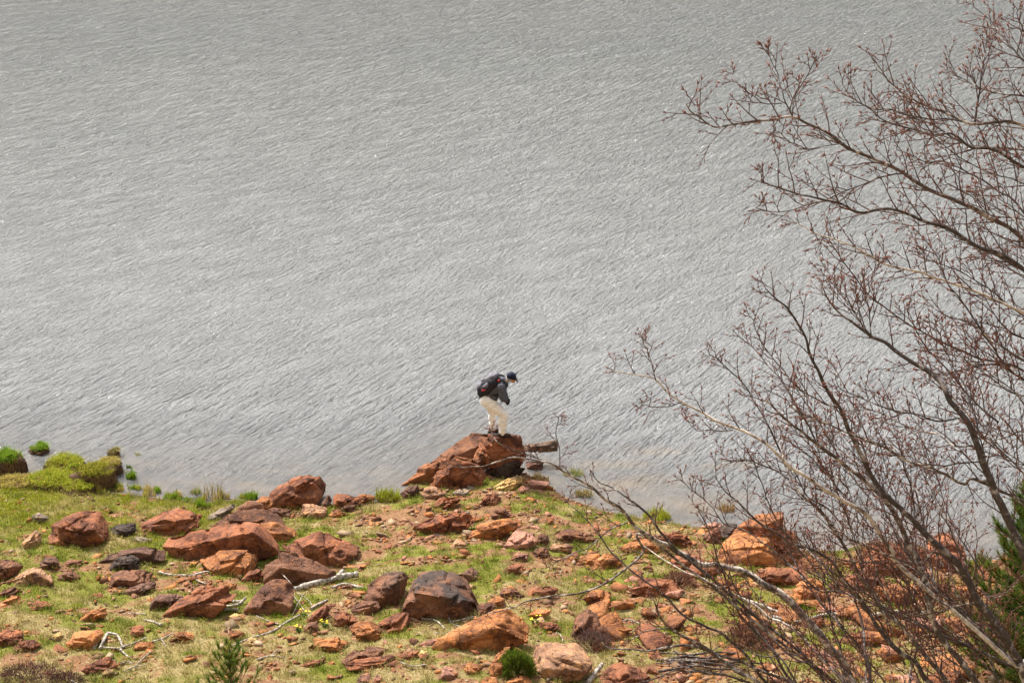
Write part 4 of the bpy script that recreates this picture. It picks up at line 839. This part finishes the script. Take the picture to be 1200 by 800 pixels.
# ------------------------------------------------------------------ the bare beech trees
def limb_points(pts, d0, d1, seed):
    n = len(pts); s = np.linspace(0, 1, n); r_ = np.random.default_rng(seed)
    D = d0 + (d1 - d0) * s + .18 * np.sin(s * 5 + r_.uniform(0, 6)) * s
    return np.array([at_depth(p[0], p[1], d) for p, d in zip(pts, D)])
UPV = np.array([0, 0, 1.0])
def grow(limb, tw, bd, C, rad, rs, dens=1.0, start=.12, tl=.42, bend=.35):
    """side twigs and pointed buds along a limb's centre line C"""
    seg = np.linalg.norm(np.diff(C, axis=0), axis=1); cum = np.concatenate([[0], np.cumsum(seg)]); L = cum[-1]
    s = start * L; sgn = 1
    def pt(u):
        i = min(len(seg) - 1, max(0, np.searchsorted(cum, u) - 1)); t = (u - cum[i]) / (seg[i] + 1e-9); T = C[i + 1] - C[i]
        return C[i] + T * t, T / (np.linalg.norm(T) + 1e-9), rad[i] + (rad[i + 1] - rad[i]) * t
    def shoot(p, d, ln, r0, level):
        k = max(3, int(ln / .055)); P = [p]; dd = d.copy()
        for _ in range(k):
            dd = dd + UPV * rs.uniform(0, .16) * (1 if level else .8) + rs.normal(0, .09, 3); dd /= np.linalg.norm(dd); P.append(P[-1] + dd * ln / k)
        P = np.array(P); tw.tube(P, np.linspace(r0, .0012, len(P)), 3 if level else 4, False)
        sg = rs.choice([-1, 1])
        for i in range(1, len(P)):
            T = P[i] - P[i - 1]; T /= np.linalg.norm(T); N_ = np.cross(T, rs.normal(size=3)); N_ /= np.linalg.norm(N_)
            side = np.cross(T, np.array([0, 1.0, 0.1])); side /= np.linalg.norm(side) + 1e-9; sg = -sg
            if level == 0 and i < len(P) - 1 and rs.uniform() < .66:
                shoot(P[i], T * .8 + side * sg * .62 + N_ * .3, ln * rs.uniform(.2, .5) * (1.15 - i / len(P)) + .03, .0020, 1)
            else:
                bd.spindle(P[i], T * 1.0 + side * sg * .42 + N_ * .15, rs.uniform(.018, .036), rs.uniform(.0017, .0028))
        bd.spindle(P[-1], P[-1] - P[-2], rs.uniform(.024, .042), rs.uniform(.0020, .0030))
    while s < L * .995:
        p, T, r = pt(s); sgn = -sgn; f = s / L
        side = np.cross(T, np.array([0, 1.0, 0])); side /= np.linalg.norm(side) + 1e-9
        d = T * rs.uniform(.75, 1.1) + side * sgn * rs.uniform(.35, .85) + np.array([0, rs.normal(0, .45), 0]) + UPV * bend * rs.uniform(.2, 1)
        d /= np.linalg.norm(d); ln = tl * rs.uniform(.35, 1.1) * (1.1 - .65 * f)
        shoot(p, d, ln, min(.0036, r * .5 + .0012), 0)
        s += rs.uniform(.031, .088) / dens
    shoot(C[-1], C[-1] - C[-2], tl * .22, max(.002, rad[-1]), 0)
# each limb: (seen course from base to tip, thickness base/tip in px, depth base/tip, bark, twig density, twig length)
def extra(n, x0, x1, y0, y1, lx, ly, d0, seed, t0=2.6, dens=1.0, tl=.24):
    r = random.Random(seed); out = []
    for _ in range(n):
        x, y = r.uniform(x0, x1), r.uniform(y0, y1); L = r.uniform(.5, 1.0); pts = []; b = r.uniform(-.35, .25)
        for t in (0, .25, .5, .75, 1): pts.append((x + lx * L * t + r.uniform(-5, 5), y + ly * L * (t + b * t * (1 - t)) + r.uniform(-5, 5)))
        d = d0 + r.uniform(-.5, .5); out.append((pts, t0 * r.uniform(.7, 1.2), 1, d, d + r.uniform(-.3, .3), r.choice(['bark_dark', 'bark_mid']), dens, tl))
    return out
def beech(label, root_px, root_d, trunk, limbs, seed):
    g = at_depth(root_px[0], root_px[1], root_d); gz = H1(g[0], g[1]); root = empty('beech_tree', (g[0], g[1], gz)); tag(root, label, 'tree', 'bare beech trees on the slope')
    o = np.array([g[0], g[1], gz]); T = np.array([[g[0], g[1], gz - .3]] + [at_depth(x, y, d) for x, y, d in trunk]); Ct = catmull(T, 40)
    mb = MB(); mb.tube(Ct, np.linspace(.085, .03, 40) * (1 + .08 * fbm(Ct * 4, 2)), 10); mb.build('trunk', M['bark_mid'], root, True, o)
    for k, (pts, t0, t1, d0, d1, bk, dens, tl) in enumerate(limbs):
        P = limb_points(pts, d0, d1, seed * 50 + k); j = np.argmin(np.linalg.norm(Ct - P[0], axis=1)); P = np.concatenate([Ct[max(0, j - 3)][None], P]) if np.linalg.norm(Ct[j] - P[0]) > .05 and pts[0][0] > -1 and d0 > 0 and t0 > 2.9 else P
        n = max(14, len(P) * 7); C = catmull(P, n); rs = np.random.default_rng(seed * 100 + k)
        C += .012 * np.stack([fbm(C * 5, 2), fbm(C * 5 + 7, 2), fbm(C * 5 + 13, 2)], 1)
        rad = np.linspace(1, 0, n) ** .8 * (t0 - t1) + t1; rad = rad * .86 * d0 / FPX / 2 * (1 + .14 * fbm(C * 8, 2))
        lm = MB(); lm.tube(C, rad, 8 if t0 > 4 else 6); lo = lm.build('limb', M[bk], root, True, o)
        tw, bd = MB(), MB(); grow(lm, tw, bd, C, rad, rs, dens, .10 if t0 < 4 else .2, tl)
        tw.build('twig_sprays', M['twig'], lo, True, o); bd.build('bud_sprays', M['bud'], lo, False, o)
    return root
D_, Mi, Pa = 'bark_dark', 'bark_mid', 'bark_pale'
beech('upper bare beech whose limbs sweep in from the right edge', (1330, 1130), 9.0,
  [(1335, 900, 9.0), (1325, 600, 9.05), (1320, 350, 9.1), (1300, 120, 9.1), (1285, -60, 9.2)], [
  ([(1290,400),(1240,315),(1200,283),(1175,262),(1145,245),(1115,233),(1085,220),(1055,202),(1025,189),(990,169),(960,149),(930,137),(900,140),(860,147),(838,148),(815,136),(804,123)], 7, 1.2, 9.0, 8.3, Mi, 1.0, .36),
  ([(990,169),(970,172),(945,172),(925,165),(907,152)], 1.6, 1, 8.4, 8.2, D_, 1.0, .16),
  ([(929,137),(922,120),(918,105),(912,88),(903,65)], 2, 1, 8.35, 8.3, D_, 1.2, .16),
  ([(929,137),(932,112),(945,90),(955,66)], 1.8, 1, 8.35, 8.4, D_, 1.0, .12),
  ([(918,122),(890,118),(872,103),(858,85)], 1.6, 1, 8.35, 8.2, D_, 1.0, .13),
  ([(1290,450),(1235,345),(1200,316),(1170,297),(1140,285),(1110,265),(1080,257),(1045,247),(1010,248),(985,240),(950,232),(915,222),(892,214)], 7, 1.2, 8.9, 8.5, D_, 1.05, .36),
  ([(1058,204),(1030,210),(1000,220),(960,236),(920,247),(885,243)], 2.2, 1, 8.8, 8.6, D_, 1.2, .2),
  ([(1290,260),(1240,165),(1200,148),(1180,143),(1145,143),(1120,137),(1090,125),(1070,115),(1040,95),(1020,66)], 6, 1.1, 9.1, 8.8, Mi, 1.3, .36),
  ([(1143,141),(1110,140),(1080,138),(1050,130),(1020,128),(1000,118),(985,100)], 2.6, 1, 9.0, 8.6, D_, 1.4, .26),
  ([(1290,320),(1240,215),(1200,193),(1170,178),(1140,172),(1115,158),(1090,160),(1060,150),(1035,140),(1020,128)], 6, 1.1, 9.2, 9.0, D_, 1.3, .34),
  ([(1290,290),(1240,190),(1195,176),(1150,172),(1120,165),(1095,148),(1075,140),(1050,138),(1030,150)], 4, 1.1, 9.3, 9.3, Mi, 1.3, .3),
  ([(1143,141),(1147,115),(1150,92),(1154,62),(1160,34)], 2.8, 1.1, 9.0, 9.1, D_, 1.6, .24),
  ([(1285,190),(1240,100),(1200,72),(1185,55),(1170,38),(1155,20),(1142,8)], 4, 1, 9.0, 9.1, D_, 1.2, .28),
  ([(1285,200),(1240,125),(1200,113),(1175,110),(1150,105),(1130,95),(1118,88)], 3.6, 1, 9.2, 9.3, D_, 1.4, .28),
  ([(1285,130),(1240,80),(1205,45),(1195,28),(1190,16)], 3, 1, 9.1, 9.1, D_, 1.2, .22),
  ([(1290,520),(1240,390),(1200,368),(1180,358),(1140,340),(1110,332),(1080,320),(1050,312),(1020,300),(995,285),(960,275),(935,262)], 5, 1.1, 9.0, 8.8, Pa, 1.1, .34),
  ([(1290,560),(1235,470),(1190,430),(1150,420),(1130,410),(1090,395),(1050,370),(1020,345),(990,310),(975,290),(963,280)], 4, 1, 9.2, 9.0, D_, 1.15, .3),
  ([(1230,470),(1180,430),(1165,410),(1150,385),(1125,350),(1110,330),(1100,305),(1075,270),(1050,255)], 3.2, 1, 9.3, 9.4, D_, 1.2, .3),
  ([(1190,428),(1165,426),(1130,432),(1100,436),(1070,432)], 2.6, 1, 9.0, 8.8, D_, 1.2, .25),
  ([(1290,800),(1240,710),(1205,660),(1195,635),(1185,610),(1168,580),(1160,560),(1150,540),(1143,520),(1135,500),(1125,485),(1115,470),(1107,455),(1098,445),(1085,432),(1068,422),(1050,410),(1035,400),(1020,393),(1000,380),(985,370),(968,352),(962,335)], 13, 1.4, 8.7, 8.6, D_, .8, .32),
  ([(1022,394),(1008,378),(995,350),(985,340),(970,318)], 2.2, 1, 8.6, 8.6, D_, 1.6, .22),
  ([(1020,393),(1018,360),(1013,345),(1028,315)], 2, 1, 8.6, 8.7, D_, 1.5, .2),
  ([(1160,568),(1130,568),(1105,555),(1080,545),(1065,540),(1050,530),(1030,520),(1000,508),(975,498),(950,487),(930,477),(918,462)], 4.6, 1.1, 8.7, 8.4, Mi, 1.1, .28),
  ([(1150,540),(1110,546),(1080,542),(1060,530),(1040,512)], 2.2, 1, 8.7, 8.5, D_, 1.2, .22),
  ([(1140,522),(1120,523),(1100,512),(1080,505),(1050,492),(1020,482),(995,480)], 2.4, 1, 8.7, 8.9, Mi, 1.2, .24),
  ([(1128,492),(1100,495),(1075,485),(1050,480),(1020,470),(985,455),(978,432)], 2.4, 1, 8.7, 8.5, D_, 1.2, .24),
  ([(1230,530),(1200,505),(1175,512),(1145,524)], 2.6, 1.4, 8.9, 8.8, Mi, 1.0, .2),
  ([(1155,545),(1145,500),(1133,460),(1118,435),(1105,405),(1095,380)], 2.2, 1, 8.6, 8.7, D_, 1.3, .24),
  ([(1290,480),(1235,420),(1205,400),(1180,385),(1160,360),(1150,330),(1155,300)], 3.4, 1, 9.2, 9.4, D_, 1.3, .28),
  ([(1290,420),(1240,330),(1200,250),(1170,225),(1140,205),(1110,190),(1085,188),(1050,176)], 3.6, 1, 9.4, 9.5, D_, 1.3, .3),
  ] + extra(9, 1190, 1290, 180, 480, -190, -110, 9.3, 5) + extra(6, 1160, 1230, 420, 600, -120, -150, 9.1, 6), 1)
beech('middle bare beech leaning left in front of the great brown boulder', (1290, 1150), 10.0,
  [(1270, 1000, 10.0), (1235, 900, 10.0), (1215, 820, 10.0), (1195, 775, 10.0)], [
  ([(1195,775),(1180,750),(1150,710),(1140,690),(1132,675),(1120,660),(1105,645),(1090,630),(1075,615),(1050,592),(1035,575),(1020,555),(1010,535),(1000,510),(990,490),(975,465),(962,440),(950,412),(940,390),(925,365),(910,352),(896,340)], 11, 1.2, 10.0, 9.5, D_, .9, .34),
  ([(1200,850),(1145,800),(1120,770),(1105,750),(1093,720),(1085,690),(1075,660),(1065,640),(1058,618),(1046,598),(1030,578),(1010,560),(990,545),(975,532),(960,520),(950,512),(935,500),(920,490),(905,476),(896,468)], 10, 1.6, 10.1, 9.8, Mi, .8, .3),
  ([(1160,850),(1090,800),(1075,780),(1055,765),(1040,750),(1030,735),(1015,710),(1005,695),(990,680),(978,660),(962,650),(940,641),(925,635),(905,621),(880,605),(865,590),(850,575),(838,558)], 8, 1.1, 10.2, 10.0, D_, .9, .3),
  ([(1150,840),(1080,762),(1060,740),(1035,715),(1020,690),(1005,668),(985,630),(962,598),(940,580),(930,568),(921,545),(914,515)], 7, 2.4, 10.3, 10.2, Mi, 1.0, .26),
  ([(914,530),(905,510),(890,480),(878,460),(860,440),(845,426),(832,414)], 2.4, 1, 10.2, 10.2, D_, 1.0, .18),
  ([(960,520),(945,492),(930,470),(912,440),(890,415),(875,400),(858,385)], 2.6, 1, 9.9, 10.1, D_, 1.0, .2),
  ([(985,478),(960,468),(940,455),(915,432),(895,402),(884,374)], 2.4, 1, 9.7, 9.6, D_, 1.2, .22),
  ([(1060,668),(1045,645),(1030,620),(1010,597),(980,581),(960,570),(940,556),(925,545),(905,527),(880,512),(860,502),(840,492),(820,480),(795,467),(780,458),(765,445),(745,440),(720,436)], 6.5, 1.2, 10.0, 9.7, Pa, .55, .24),
  ([(768,447),(762,430),(758,415),(753,397)], 1.8, 1, 9.75, 9.7, D_, .7, .1),
  ([(860,503),(835,505),(815,502),(804,490)], 1.6, 1, 9.8, 9.8, D_, 1.0, .12),
  ([(800,470),(780,476),(765,477),(750,476)], 1.6, 1, 9.75, 9.7, D_, .7, .1),
  ([(925,560),(905,548),(880,540),(855,540),(850,534)], 2.0, 1, 9.9, 9.9, D_, 1.2, .18),
  ([(1110,655),(1080,660),(1055,656),(1030,645),(1000,632),(975,618),(955,600)], 3.4, 1, 10.0, 9.8, Mi, 1.1, .26),
  ([(1075,672),(1050,668),(1020,660),(990,655),(965,652)], 3, 1.2, 10.1, 10.3, Mi, 1.0, .24),
  ([(1150,715),(1125,708),(1100,716),(1080,720),(1060,718)], 3.4, 1.2, 10.0, 9.8, Mi, 1.0, .24),
  ([(1140,692),(1165,700),(1185,690),(1200,672)], 3, 1.2, 10.0, 9.9, Mi, 1.0, .24),
  ([(1070,655),(1072,620),(1068,580),(1060,545),(1050,510),(1040,470)], 3, 1, 10.2, 10.4, D_, 1.2, .26),
  ([(1020,700),(1010,660),(1000,625),(985,585),(975,560),(972,520)], 3, 1, 10.3, 10.5, D_, 1.2, .26),
  ([(1100,735),(1098,690),(1090,660),(1085,625),(1092,590),(1108,560)], 3, 1, 10.2, 10.4, Mi, 1.2, .26),
  ([(1005,700),(975,690),(950,662),(925,632),(905,600),(893,565),(880,530)], 3, 1, 10.4, 10.6, D_, 1.1, .26),
  ([(985,690),(960,690),(935,668),(900,640),(875,622),(850,612),(830,590),(800,563)], 2.6, 1, 10.4, 10.5, D_, 1.0, .2),
  ] + extra(13, 1030, 1190, 640, 860, -100, -230, 10.3, 7, 2.6, .8) + extra(14, 980, 1210, 690, 870, -120, -120, 10.5, 21, 2.4, 1.0) + extra(6, 960, 1080, 560, 700, -110, -130, 10.2, 8), 2)
beech('lower bare beech with a long pale limb reaching towards the rocky point', (1100, 1080), 10.8,
  [(1070, 960, 10.8), (1035, 870, 10.8), (1010, 820, 10.8)], [
  ([(1005,812),(985,775),(970,757),(958,738),(945,725),(935,712),(925,703),(908,691),(890,681),(870,670),(850,665),(838,661),(820,660),(800,650),(785,642),(770,637),(760,630),(745,618),(735,608),(725,595),(710,585),(695,572),(675,560),(655,548),(640,542),(622,536)], 11.5, 1.6, 10.8, 10.6, 'bark_half', .38, .22),
  ([(622,537),(605,534),(585,540),(566,546),(545,547),(527,545)], 2.2, 1, 10.6, 10.5, Mi, .35, .1),
  ([(640,541),(620,532),(600,525),(585,518),(575,508)], 1.6, 1, 10.6, 10.6, D_, .35, .1),
  ([(655,548),(655,525),(652,505),(656,488)], 1.4, .9, 10.6, 10.6, D_, .4, .1),
  ([(800,650),(788,640),(775,625),(760,605),(745,590),(730,578),(717,571),(702,566),(690,552)], 4.2, 1.1, 10.7, 10.5, D_, .55, .18),
  ([(768,638),(755,647),(740,660),(725,671),(710,681),(690,690),(660,697),(640,699),(615,706),(600,712),(572,716)], 3.6, 1.6, 10.7, 10.9, Mi, .4, .16),
  ([(735,613),(715,620),(703,630),(690,642),(672,648),(655,657),(640,665)], 2.2, 1, 10.7, 10.8, Mi, .5, .14),
  ([(930,738),(900,722),(880,707),(860,696),(840,686),(828,679),(790,662),(750,640)], 4, 1.2, 10.9, 11.1, Pa, .5, .18),
  ([(985,860),(890,800),(870,790),(850,776),(835,765),(820,755),(800,745),(785,735),(772,718),(766,703)], 7, 2, 10.6, 10.4, Mi, .5, .18),
  ([(784,735),(770,735),(755,740),(738,748)], 2.2, 1.2, 10.4, 10.3, Mi, .7, .14),
  ([(832,763),(810,757),(780,757),(760,761),(740,762),(715,760),(698,742)], 4, 1.2, 10.6, 10.4, Mi, .5, .18),
  ([(960,850),(895,795),(870,765),(850,745),(830,735),(800,720),(780,697),(760,683),(735,665),(715,645),(700,622),(683,604),(665,586)], 4.4, 1, 10.7, 10.5, D_, .45, .18),
  ([(980,850),(925,796),(905,762),(890,745),(870,722),(855,692),(840,655),(830,620),(818,590)], 4.6, 1, 10.8, 10.8, D_, .6, .2),
  ([(990,850),(960,790),(930,770),(905,745),(885,720),(870,700),(858,678),(845,640),(835,615)], 4, 1, 11.0, 11.2, D_, .7, .2),
  ([(995,840),(990,800),(985,760),(975,735),(970,700),(960,660),(945,620)], 4, 1, 10.9, 11.2, D_, .75, .22),
  ([(1000,830),(950,780),(925,765),(895,770),(865,755)], 3.4, 1, 10.7, 10.5, D_, .6, .2),
  ([(1010,850),(1020,800),(1015,765),(1010,735),(1000,700),(985,680)], 6, 1.4, 10.9, 11.1, D_, .75, .22),
  ([(1040,870),(1060,820),(1070,780),(1075,745),(1070,700),(1078,660)], 5, 1.2, 10.9, 11.1, Mi, 1.0, .26),
  ([(880,800),(840,790),(800,785),(770,792),(745,800)], 3, 1.2, 10.6, 10.5, D_, .55, .18),
  ] + extra(10, 930, 1130, 740, 870, -120, -170, 10.9, 9, 2.8, .7, .22), 3)

# ------------------------------------------------------------------ the hiker
M['skin'] = simple('skin', (.58, .29, .18), .6, .1, 12)
M['jacket'] = simple('grey_jacket', (.092, .092, .115), .85, .25, 14, .006)
M['trousers'] = simple('cream_trousers', (.93, .92, .895), .85, .10, 9, .006)
M['cap'] = simple('navy_cap', (.012, .014, .035), .8, .2, 20)
M['glove'] = simple('black_glove', (.014, .013, .015), .7, .2, 20)
M['boot'] = simple('brown_boot', (.055, .034, .026), .7, .3, 20)
M['pack'] = simple('charcoal_pack', (.026, .025, .032), .8, .3, 14, .004)
M['pack_grey'] = simple('grey_pack_panel', (.17, .16, .19), .8, .2, 14, .004)
M['pack_red'] = simple('red_pack_patch', (.52, .05, .07), .7, .1, 14)
M['shirt'] = simple('pale_collar', (.6, .52, .45), .9, .1)
def blob(name, caps, mat, parent, voxel=.014, smooth=8, folds=0.0):
    """tapered capsules merged into one continuous skin"""
    V0, F0 = ico(3); Vs, Fs, n = [], [], 0
    for a, b, ra, rb in caps:
        a, b = np.array(a, float), np.array(b, float); ax = b - a; L = np.linalg.norm(ax) + 1e-9; ax /= L; t = V0 @ ax
        r = np.where(t > 0, rb, ra)[:, None]; v = V0 * r + np.where((t > 0)[:, None], b, a); Vs.append(v); Fs.append(F0 + n); n += len(v)
    ob = link(name, mesh_np(name, np.concatenate(Vs), np.concatenate(Fs)), mat)
    m = ob.modifiers.new('r', 'REMESH'); m.mode = 'VOXEL'; m.voxel_size = voxel; m.use_smooth_shade = True
    s = ob.modifiers.new('s', 'SMOOTH'); s.factor = .5; s.iterations = smooth
    dg = bpy.context.evaluated_depsgraph_get(); me = bpy.data.meshes.new_from_object(ob.evaluated_get(dg)); old = ob.data
    if folds:
        v = np.zeros(len(me.vertices) * 3); me.vertices.foreach_get('co', v); v = v.reshape(-1, 3); nn = np.array([q.normal[:] for q in me.vertices])
        f_ = np.abs(fbm(v * np.array([7, 7, 13]), 2)); me.vertices.foreach_set('co', (v + nn * (folds * (f_ - .35) * 2)[:, None]).ravel()); me.update()
    ob.modifiers.clear(); ob.data = me; bpy.data.meshes.remove(old); me.name = name
    if len(me.materials) == 0: me.materials.append(mat)
    me.polygons.foreach_set('use_smooth', np.ones(len(me.polygons), bool)); ob.parent = parent; return ob
top = ROCK_OBJ['rust summit block the hiker stands on']
tv = np.array([v.co[:] for v in top.data.vertices]) + np.array(top.location)
tpx, tpy = project(tv); sel = (tpx > 574) & (tpx < 596); zt = tv[sel][:, 2].max()
fp = at_z(584, 509, zt - .02); yb = tv[sel & (tv[:, 2] > zt - .09)][:, 1].max()
foot = np.array([fp[0], min(fp[1], yb - .10), zt - .02])
per = empty('person', tuple(foot)); tag(per, 'hiker in dark cap and cream trousers bending over on the summit block', 'person')
yR, yL = -.11, .11                                   # right side is the near one
hipR, hipL = (-.24, -.09, .84), (-.25, .09, .84); kneeR, kneeL = (.13, -.13, .53), (-.12, .12, .50); ankR, ankL = (.09, -.12, .10), (-.13, .12, .10)
shR, shL = (.07, -.19, 1.20), (.08, .19, 1.20); elR, elL = (.10, -.25, .97), (.11, .25, .97); hdR, hdL = (.17, -.10, .83), (.19, .06, .83)
neck, head = (.18, 0, 1.29), (.30, 0, 1.335)
blob('body', [((-.25, 0, .86), (-.16, 0, .98), .13, .135), ((-.16, 0, .98), (-.02, 0, 1.14), .135, .15), ((-.02, 0, 1.14), (.08, 0, 1.22), .15, .13), (shR, shL, .085, .085),
    ((.08, 0, 1.22), neck, .09, .058), (neck, head, .056, .060), ((.28, 0, 1.345), (.325, 0, 1.325), .092, .075), ((.35, 0, 1.30), (.375, 0, 1.283), .03, .017), ((.325, 0, 1.262), (.335, 0, 1.255), .042, .034),
    ((.30, -.088, 1.325), (.31, -.094, 1.31), .022, .016), ((.30, .088, 1.325), (.31, .094, 1.31), .022, .016),
    (hipR, kneeR, .085, .06), (hipL, kneeL, .085, .06), (kneeR, ankR, .058, .04), (kneeL, ankL, .058, .04), (ankR, (.17, -.12, .04), .04, .035), (ankL, (-.05, .12, .04), .04, .035),
    (shR, elR, .055, .042), (shL, elL, .055, .042), (elR, hdR, .042, .03), (elL, hdL, .042, .03)], M['skin'], per, .014, 5)
blob('jacket', [((-.27, 0, .90), (-.16, 0, 1.0), .165, .178), ((-.16, 0, 1.0), (-.02, 0, 1.15), .178, .19), ((-.02, 0, 1.15), (.07, 0, 1.21), .19, .15), (shR, shL, .105, .105), ((-.25, -.07, .90), (-.10, -.07, .93), .11, .11), ((-.25, .07, .90), (-.10, .07, .93), .11, .11),
    ((.06, 0, 1.24), (.16, 0, 1.285), .105, .078), (shR, elR, .097, .08), (shL, elL, .097, .08), (elR, (.155, -.125, .865), .078, .058), (elL, (.17, .085, .865), .078, .058)], M['jacket'], per, .013, 6, .013)
blob('trousers', [((-.25, -.07, .85), (-.25, .07, .85), .16, .16), ((-.16, -.05, .82), (-.16, .05, .82), .135, .135), (hipR, kneeR, .15, .105), (hipL, kneeL, .15, .10), (kneeR, (.085, -.12, .11), .104, .078), (kneeL, (-.13, .12, .11), .10, .076),
    ((.11, -.13, .5), (.05, -.12, .33), .08, .075)], M['trousers'], per, .013, 6, .014)
for s, a in ((-1, ankR), (1, ankL)):
    bt = blob('boot', [((a[0] - .03, a[1], .05), (a[0] - .01, a[1], .13), .055, .058), ((a[0] - .04, a[1], .045), (a[0] + .13, a[1], .04), .05, .045), ((a[0] + .08, a[1], .04), (a[0] + .15, a[1] , .035), .05, .04)], M['boot'], per, .011, 4)
    sole = MB(); an = np.linspace(0, 6.283, 20, endpoint=False); ring = np.stack([a[0] + .045 + .155 * np.cos(an), a[1] + .055 * np.sin(an), 0 * an], 1)
    V = np.concatenate([ring + [0, 0, -.005], ring + [0, 0, .025]]); Fq = [(i, (i + 1) % 20, 20 + (i + 1) % 20) for i in range(20)] + [(i, 20 + (i + 1) % 20, 20 + i) for i in range(20)] + [(0, i + 1, i) for i in range(1, 19)] + [(20, 20 + i, 21 + i) for i in range(1, 19)]
    sole.add(V, Fq); sole.build('sole', M['glove'], bt, False)
for s, hd in ((-1, hdR), (1, hdL)):
    h = np.array(hd); fw_ = np.array([.45, -.35 * s, -.82]); fw_ /= np.linalg.norm(fw_); sd2 = np.cross(fw_, [0, 0, 1.0]); sd2 /= np.linalg.norm(sd2)
    caps = [(h - fw_ * .06, h, .044, .04), (h - sd2 * .02, h + fw_ * .05 - sd2 * .022, .03, .026), (h + sd2 * .02, h + fw_ * .05 + sd2 * .022, .03, .026)]
    for f, (o_, L) in enumerate(((-.036, .062), (-.013, .075), (.012, .072), (.034, .055))):
        b0 = h + fw_ * .055 + sd2 * o_; b1 = b0 + fw_ * L * .55; b2 = b1 + (fw_ * .5 + np.array([-.7, 0, -.1])) * L * .55; caps += [(b0, b1, .0125, .011), (b1, b2, .011, .0095)]
    t0_ = h + fw_ * .005 - sd2 * .038 * s; t1_ = t0_ + (fw_ * .6 - sd2 * .6 * s) * .045; caps += [(t0_, t1_, .015, .012), (t1_, t1_ + fw_ * .03, .012, .0105)]
    blob('glove', caps, M['glove'], per, .0065, 3)
def face_bits():
    hr = blob('hair', [((.245, -.03, 1.335), (.25, .03, 1.335), .068, .068), ((.25, -.075, 1.335), (.27, -.08, 1.325), .026, .022), ((.25, .075, 1.335), (.27, .08, 1.325), .026, .022)], simple('greying_hair', (.33, .30, .28), .8, .3, 60), per, .01, 3)
    for s in (-1, 1):
        e = MB(); V, F_ = ico(2); e.add(V * .0125 + np.array([.378, s * .032, 1.315]), F_); e.build('eye', M['glove'], per)
    m_ = MB(); m_.tube([(.372, -.024, 1.268), (.378, 0, 1.266), (.372, .024, 1.268)], .006, 6); m_.build('mouth', simple('lips', (.35, .12, .09), .6), per)
face_bits()
cp = blob('cap', [((.288, -.015, 1.388), (.288, .015, 1.388), .093, .093), ((.32, -.03, 1.378), (.32, .03, 1.378), .08, .08), ((.265, -.02, 1.385), (.265, .02, 1.385), .085, .085)], M['cap'], per, .011, 4)
bm_ = MB(); V, F_ = ico(3); q = V * np.array([.085, .085, .010]); rot = np.array(Matrix.Rotation(R_(68), 3, 'Y')); q[:, 2] -= .9 * q[:, 1] ** 2
bm_.add(q @ rot.T + np.array([.40, 0, 1.315]), F_); bm_.build('brim', M['cap'], cp)
blob('collar', [((.185, -.02, 1.30), (.185, .02, 1.30), .058, .058), ((.20, -.01, 1.315), (.20, .01, 1.315), .055, .055)], M['shirt'], per, .011, 3)
# the rucksack on the hiker's back
pk = empty('backpack', tuple(foot + np.array([-.18, 0, 1.10]))); tag(pk, 'charcoal and grey backpack with a red patch on the hiker\'s back', 'backpack'); po = np.array([-.18, 0, 1.10])
def loc(c): return [(np.array(a) - po, np.array(b) - po, r1, r2) for a, b, r1, r2 in c]
blob('pack_body', loc([((-.36, -.08, 1.03), (-.36, .08, 1.03), .105, .105), ((-.27, -.10, 1.12), (-.27, .10, 1.12), .135, .135), ((-.14, -.10, 1.26), (-.14, .10, 1.26), .125, .125), ((-.04, -.08, 1.35), (-.04, .08, 1.35), .085, .085), ((-.20, -.14, 1.16), (-.10, -.13, 1.26), .09, .09), ((-.38, -.07, 1.10), (-.30, -.07, 1.20), .09, .09), ((-.38, .07, 1.10), (-.30, .07, 1.20), .09, .09)]), M['pack'], pk, .013, 5)
blob('top_flap', loc([((-.15, -.07, 1.385), (-.15, .07, 1.385), .06, .06), ((-.05, -.06, 1.425), (-.05, .06, 1.425), .05, .05), ((-.20, -.05, 1.34), (-.20, .05, 1.34), .06, .06)]), M['pack_grey'], pk, .012, 5)
blob('front_pocket', loc([((-.38, -.05, 1.16), (-.38, .05, 1.16), .085, .085), ((-.33, -.12, 1.14), (-.26, -.165, 1.22), .055, .055), ((-.31, -.15, 1.18), (-.24, -.17, 1.25), .05, .045)]), M['pack_grey'], pk, .012, 5)
blob('red_patch', loc([((-.335, -.185, 1.13), (-.28, -.205, 1.145), .034, .03)]), M['pack_red'], pk, .009, 3)
blob('lid_patch', loc([((.005, -.155, 1.335), (.02, -.16, 1.355), .024, .02)]), M['pack_red'], pk, .008, 3)
for s in (-1, 1):
    sp_ = MB(); sp_.tube(catmull([np.array(p) - po for p in [(-.03, s * .12, 1.37), (.09, s * .15, 1.34), (.17, s * .16, 1.24), (.13, s * .17, 1.12), (-.02, s * .17, 1.02), (-.17, s * .15, 1.00)]], 24), .022, 7); sp_.build('strap', M['pack'], pk)
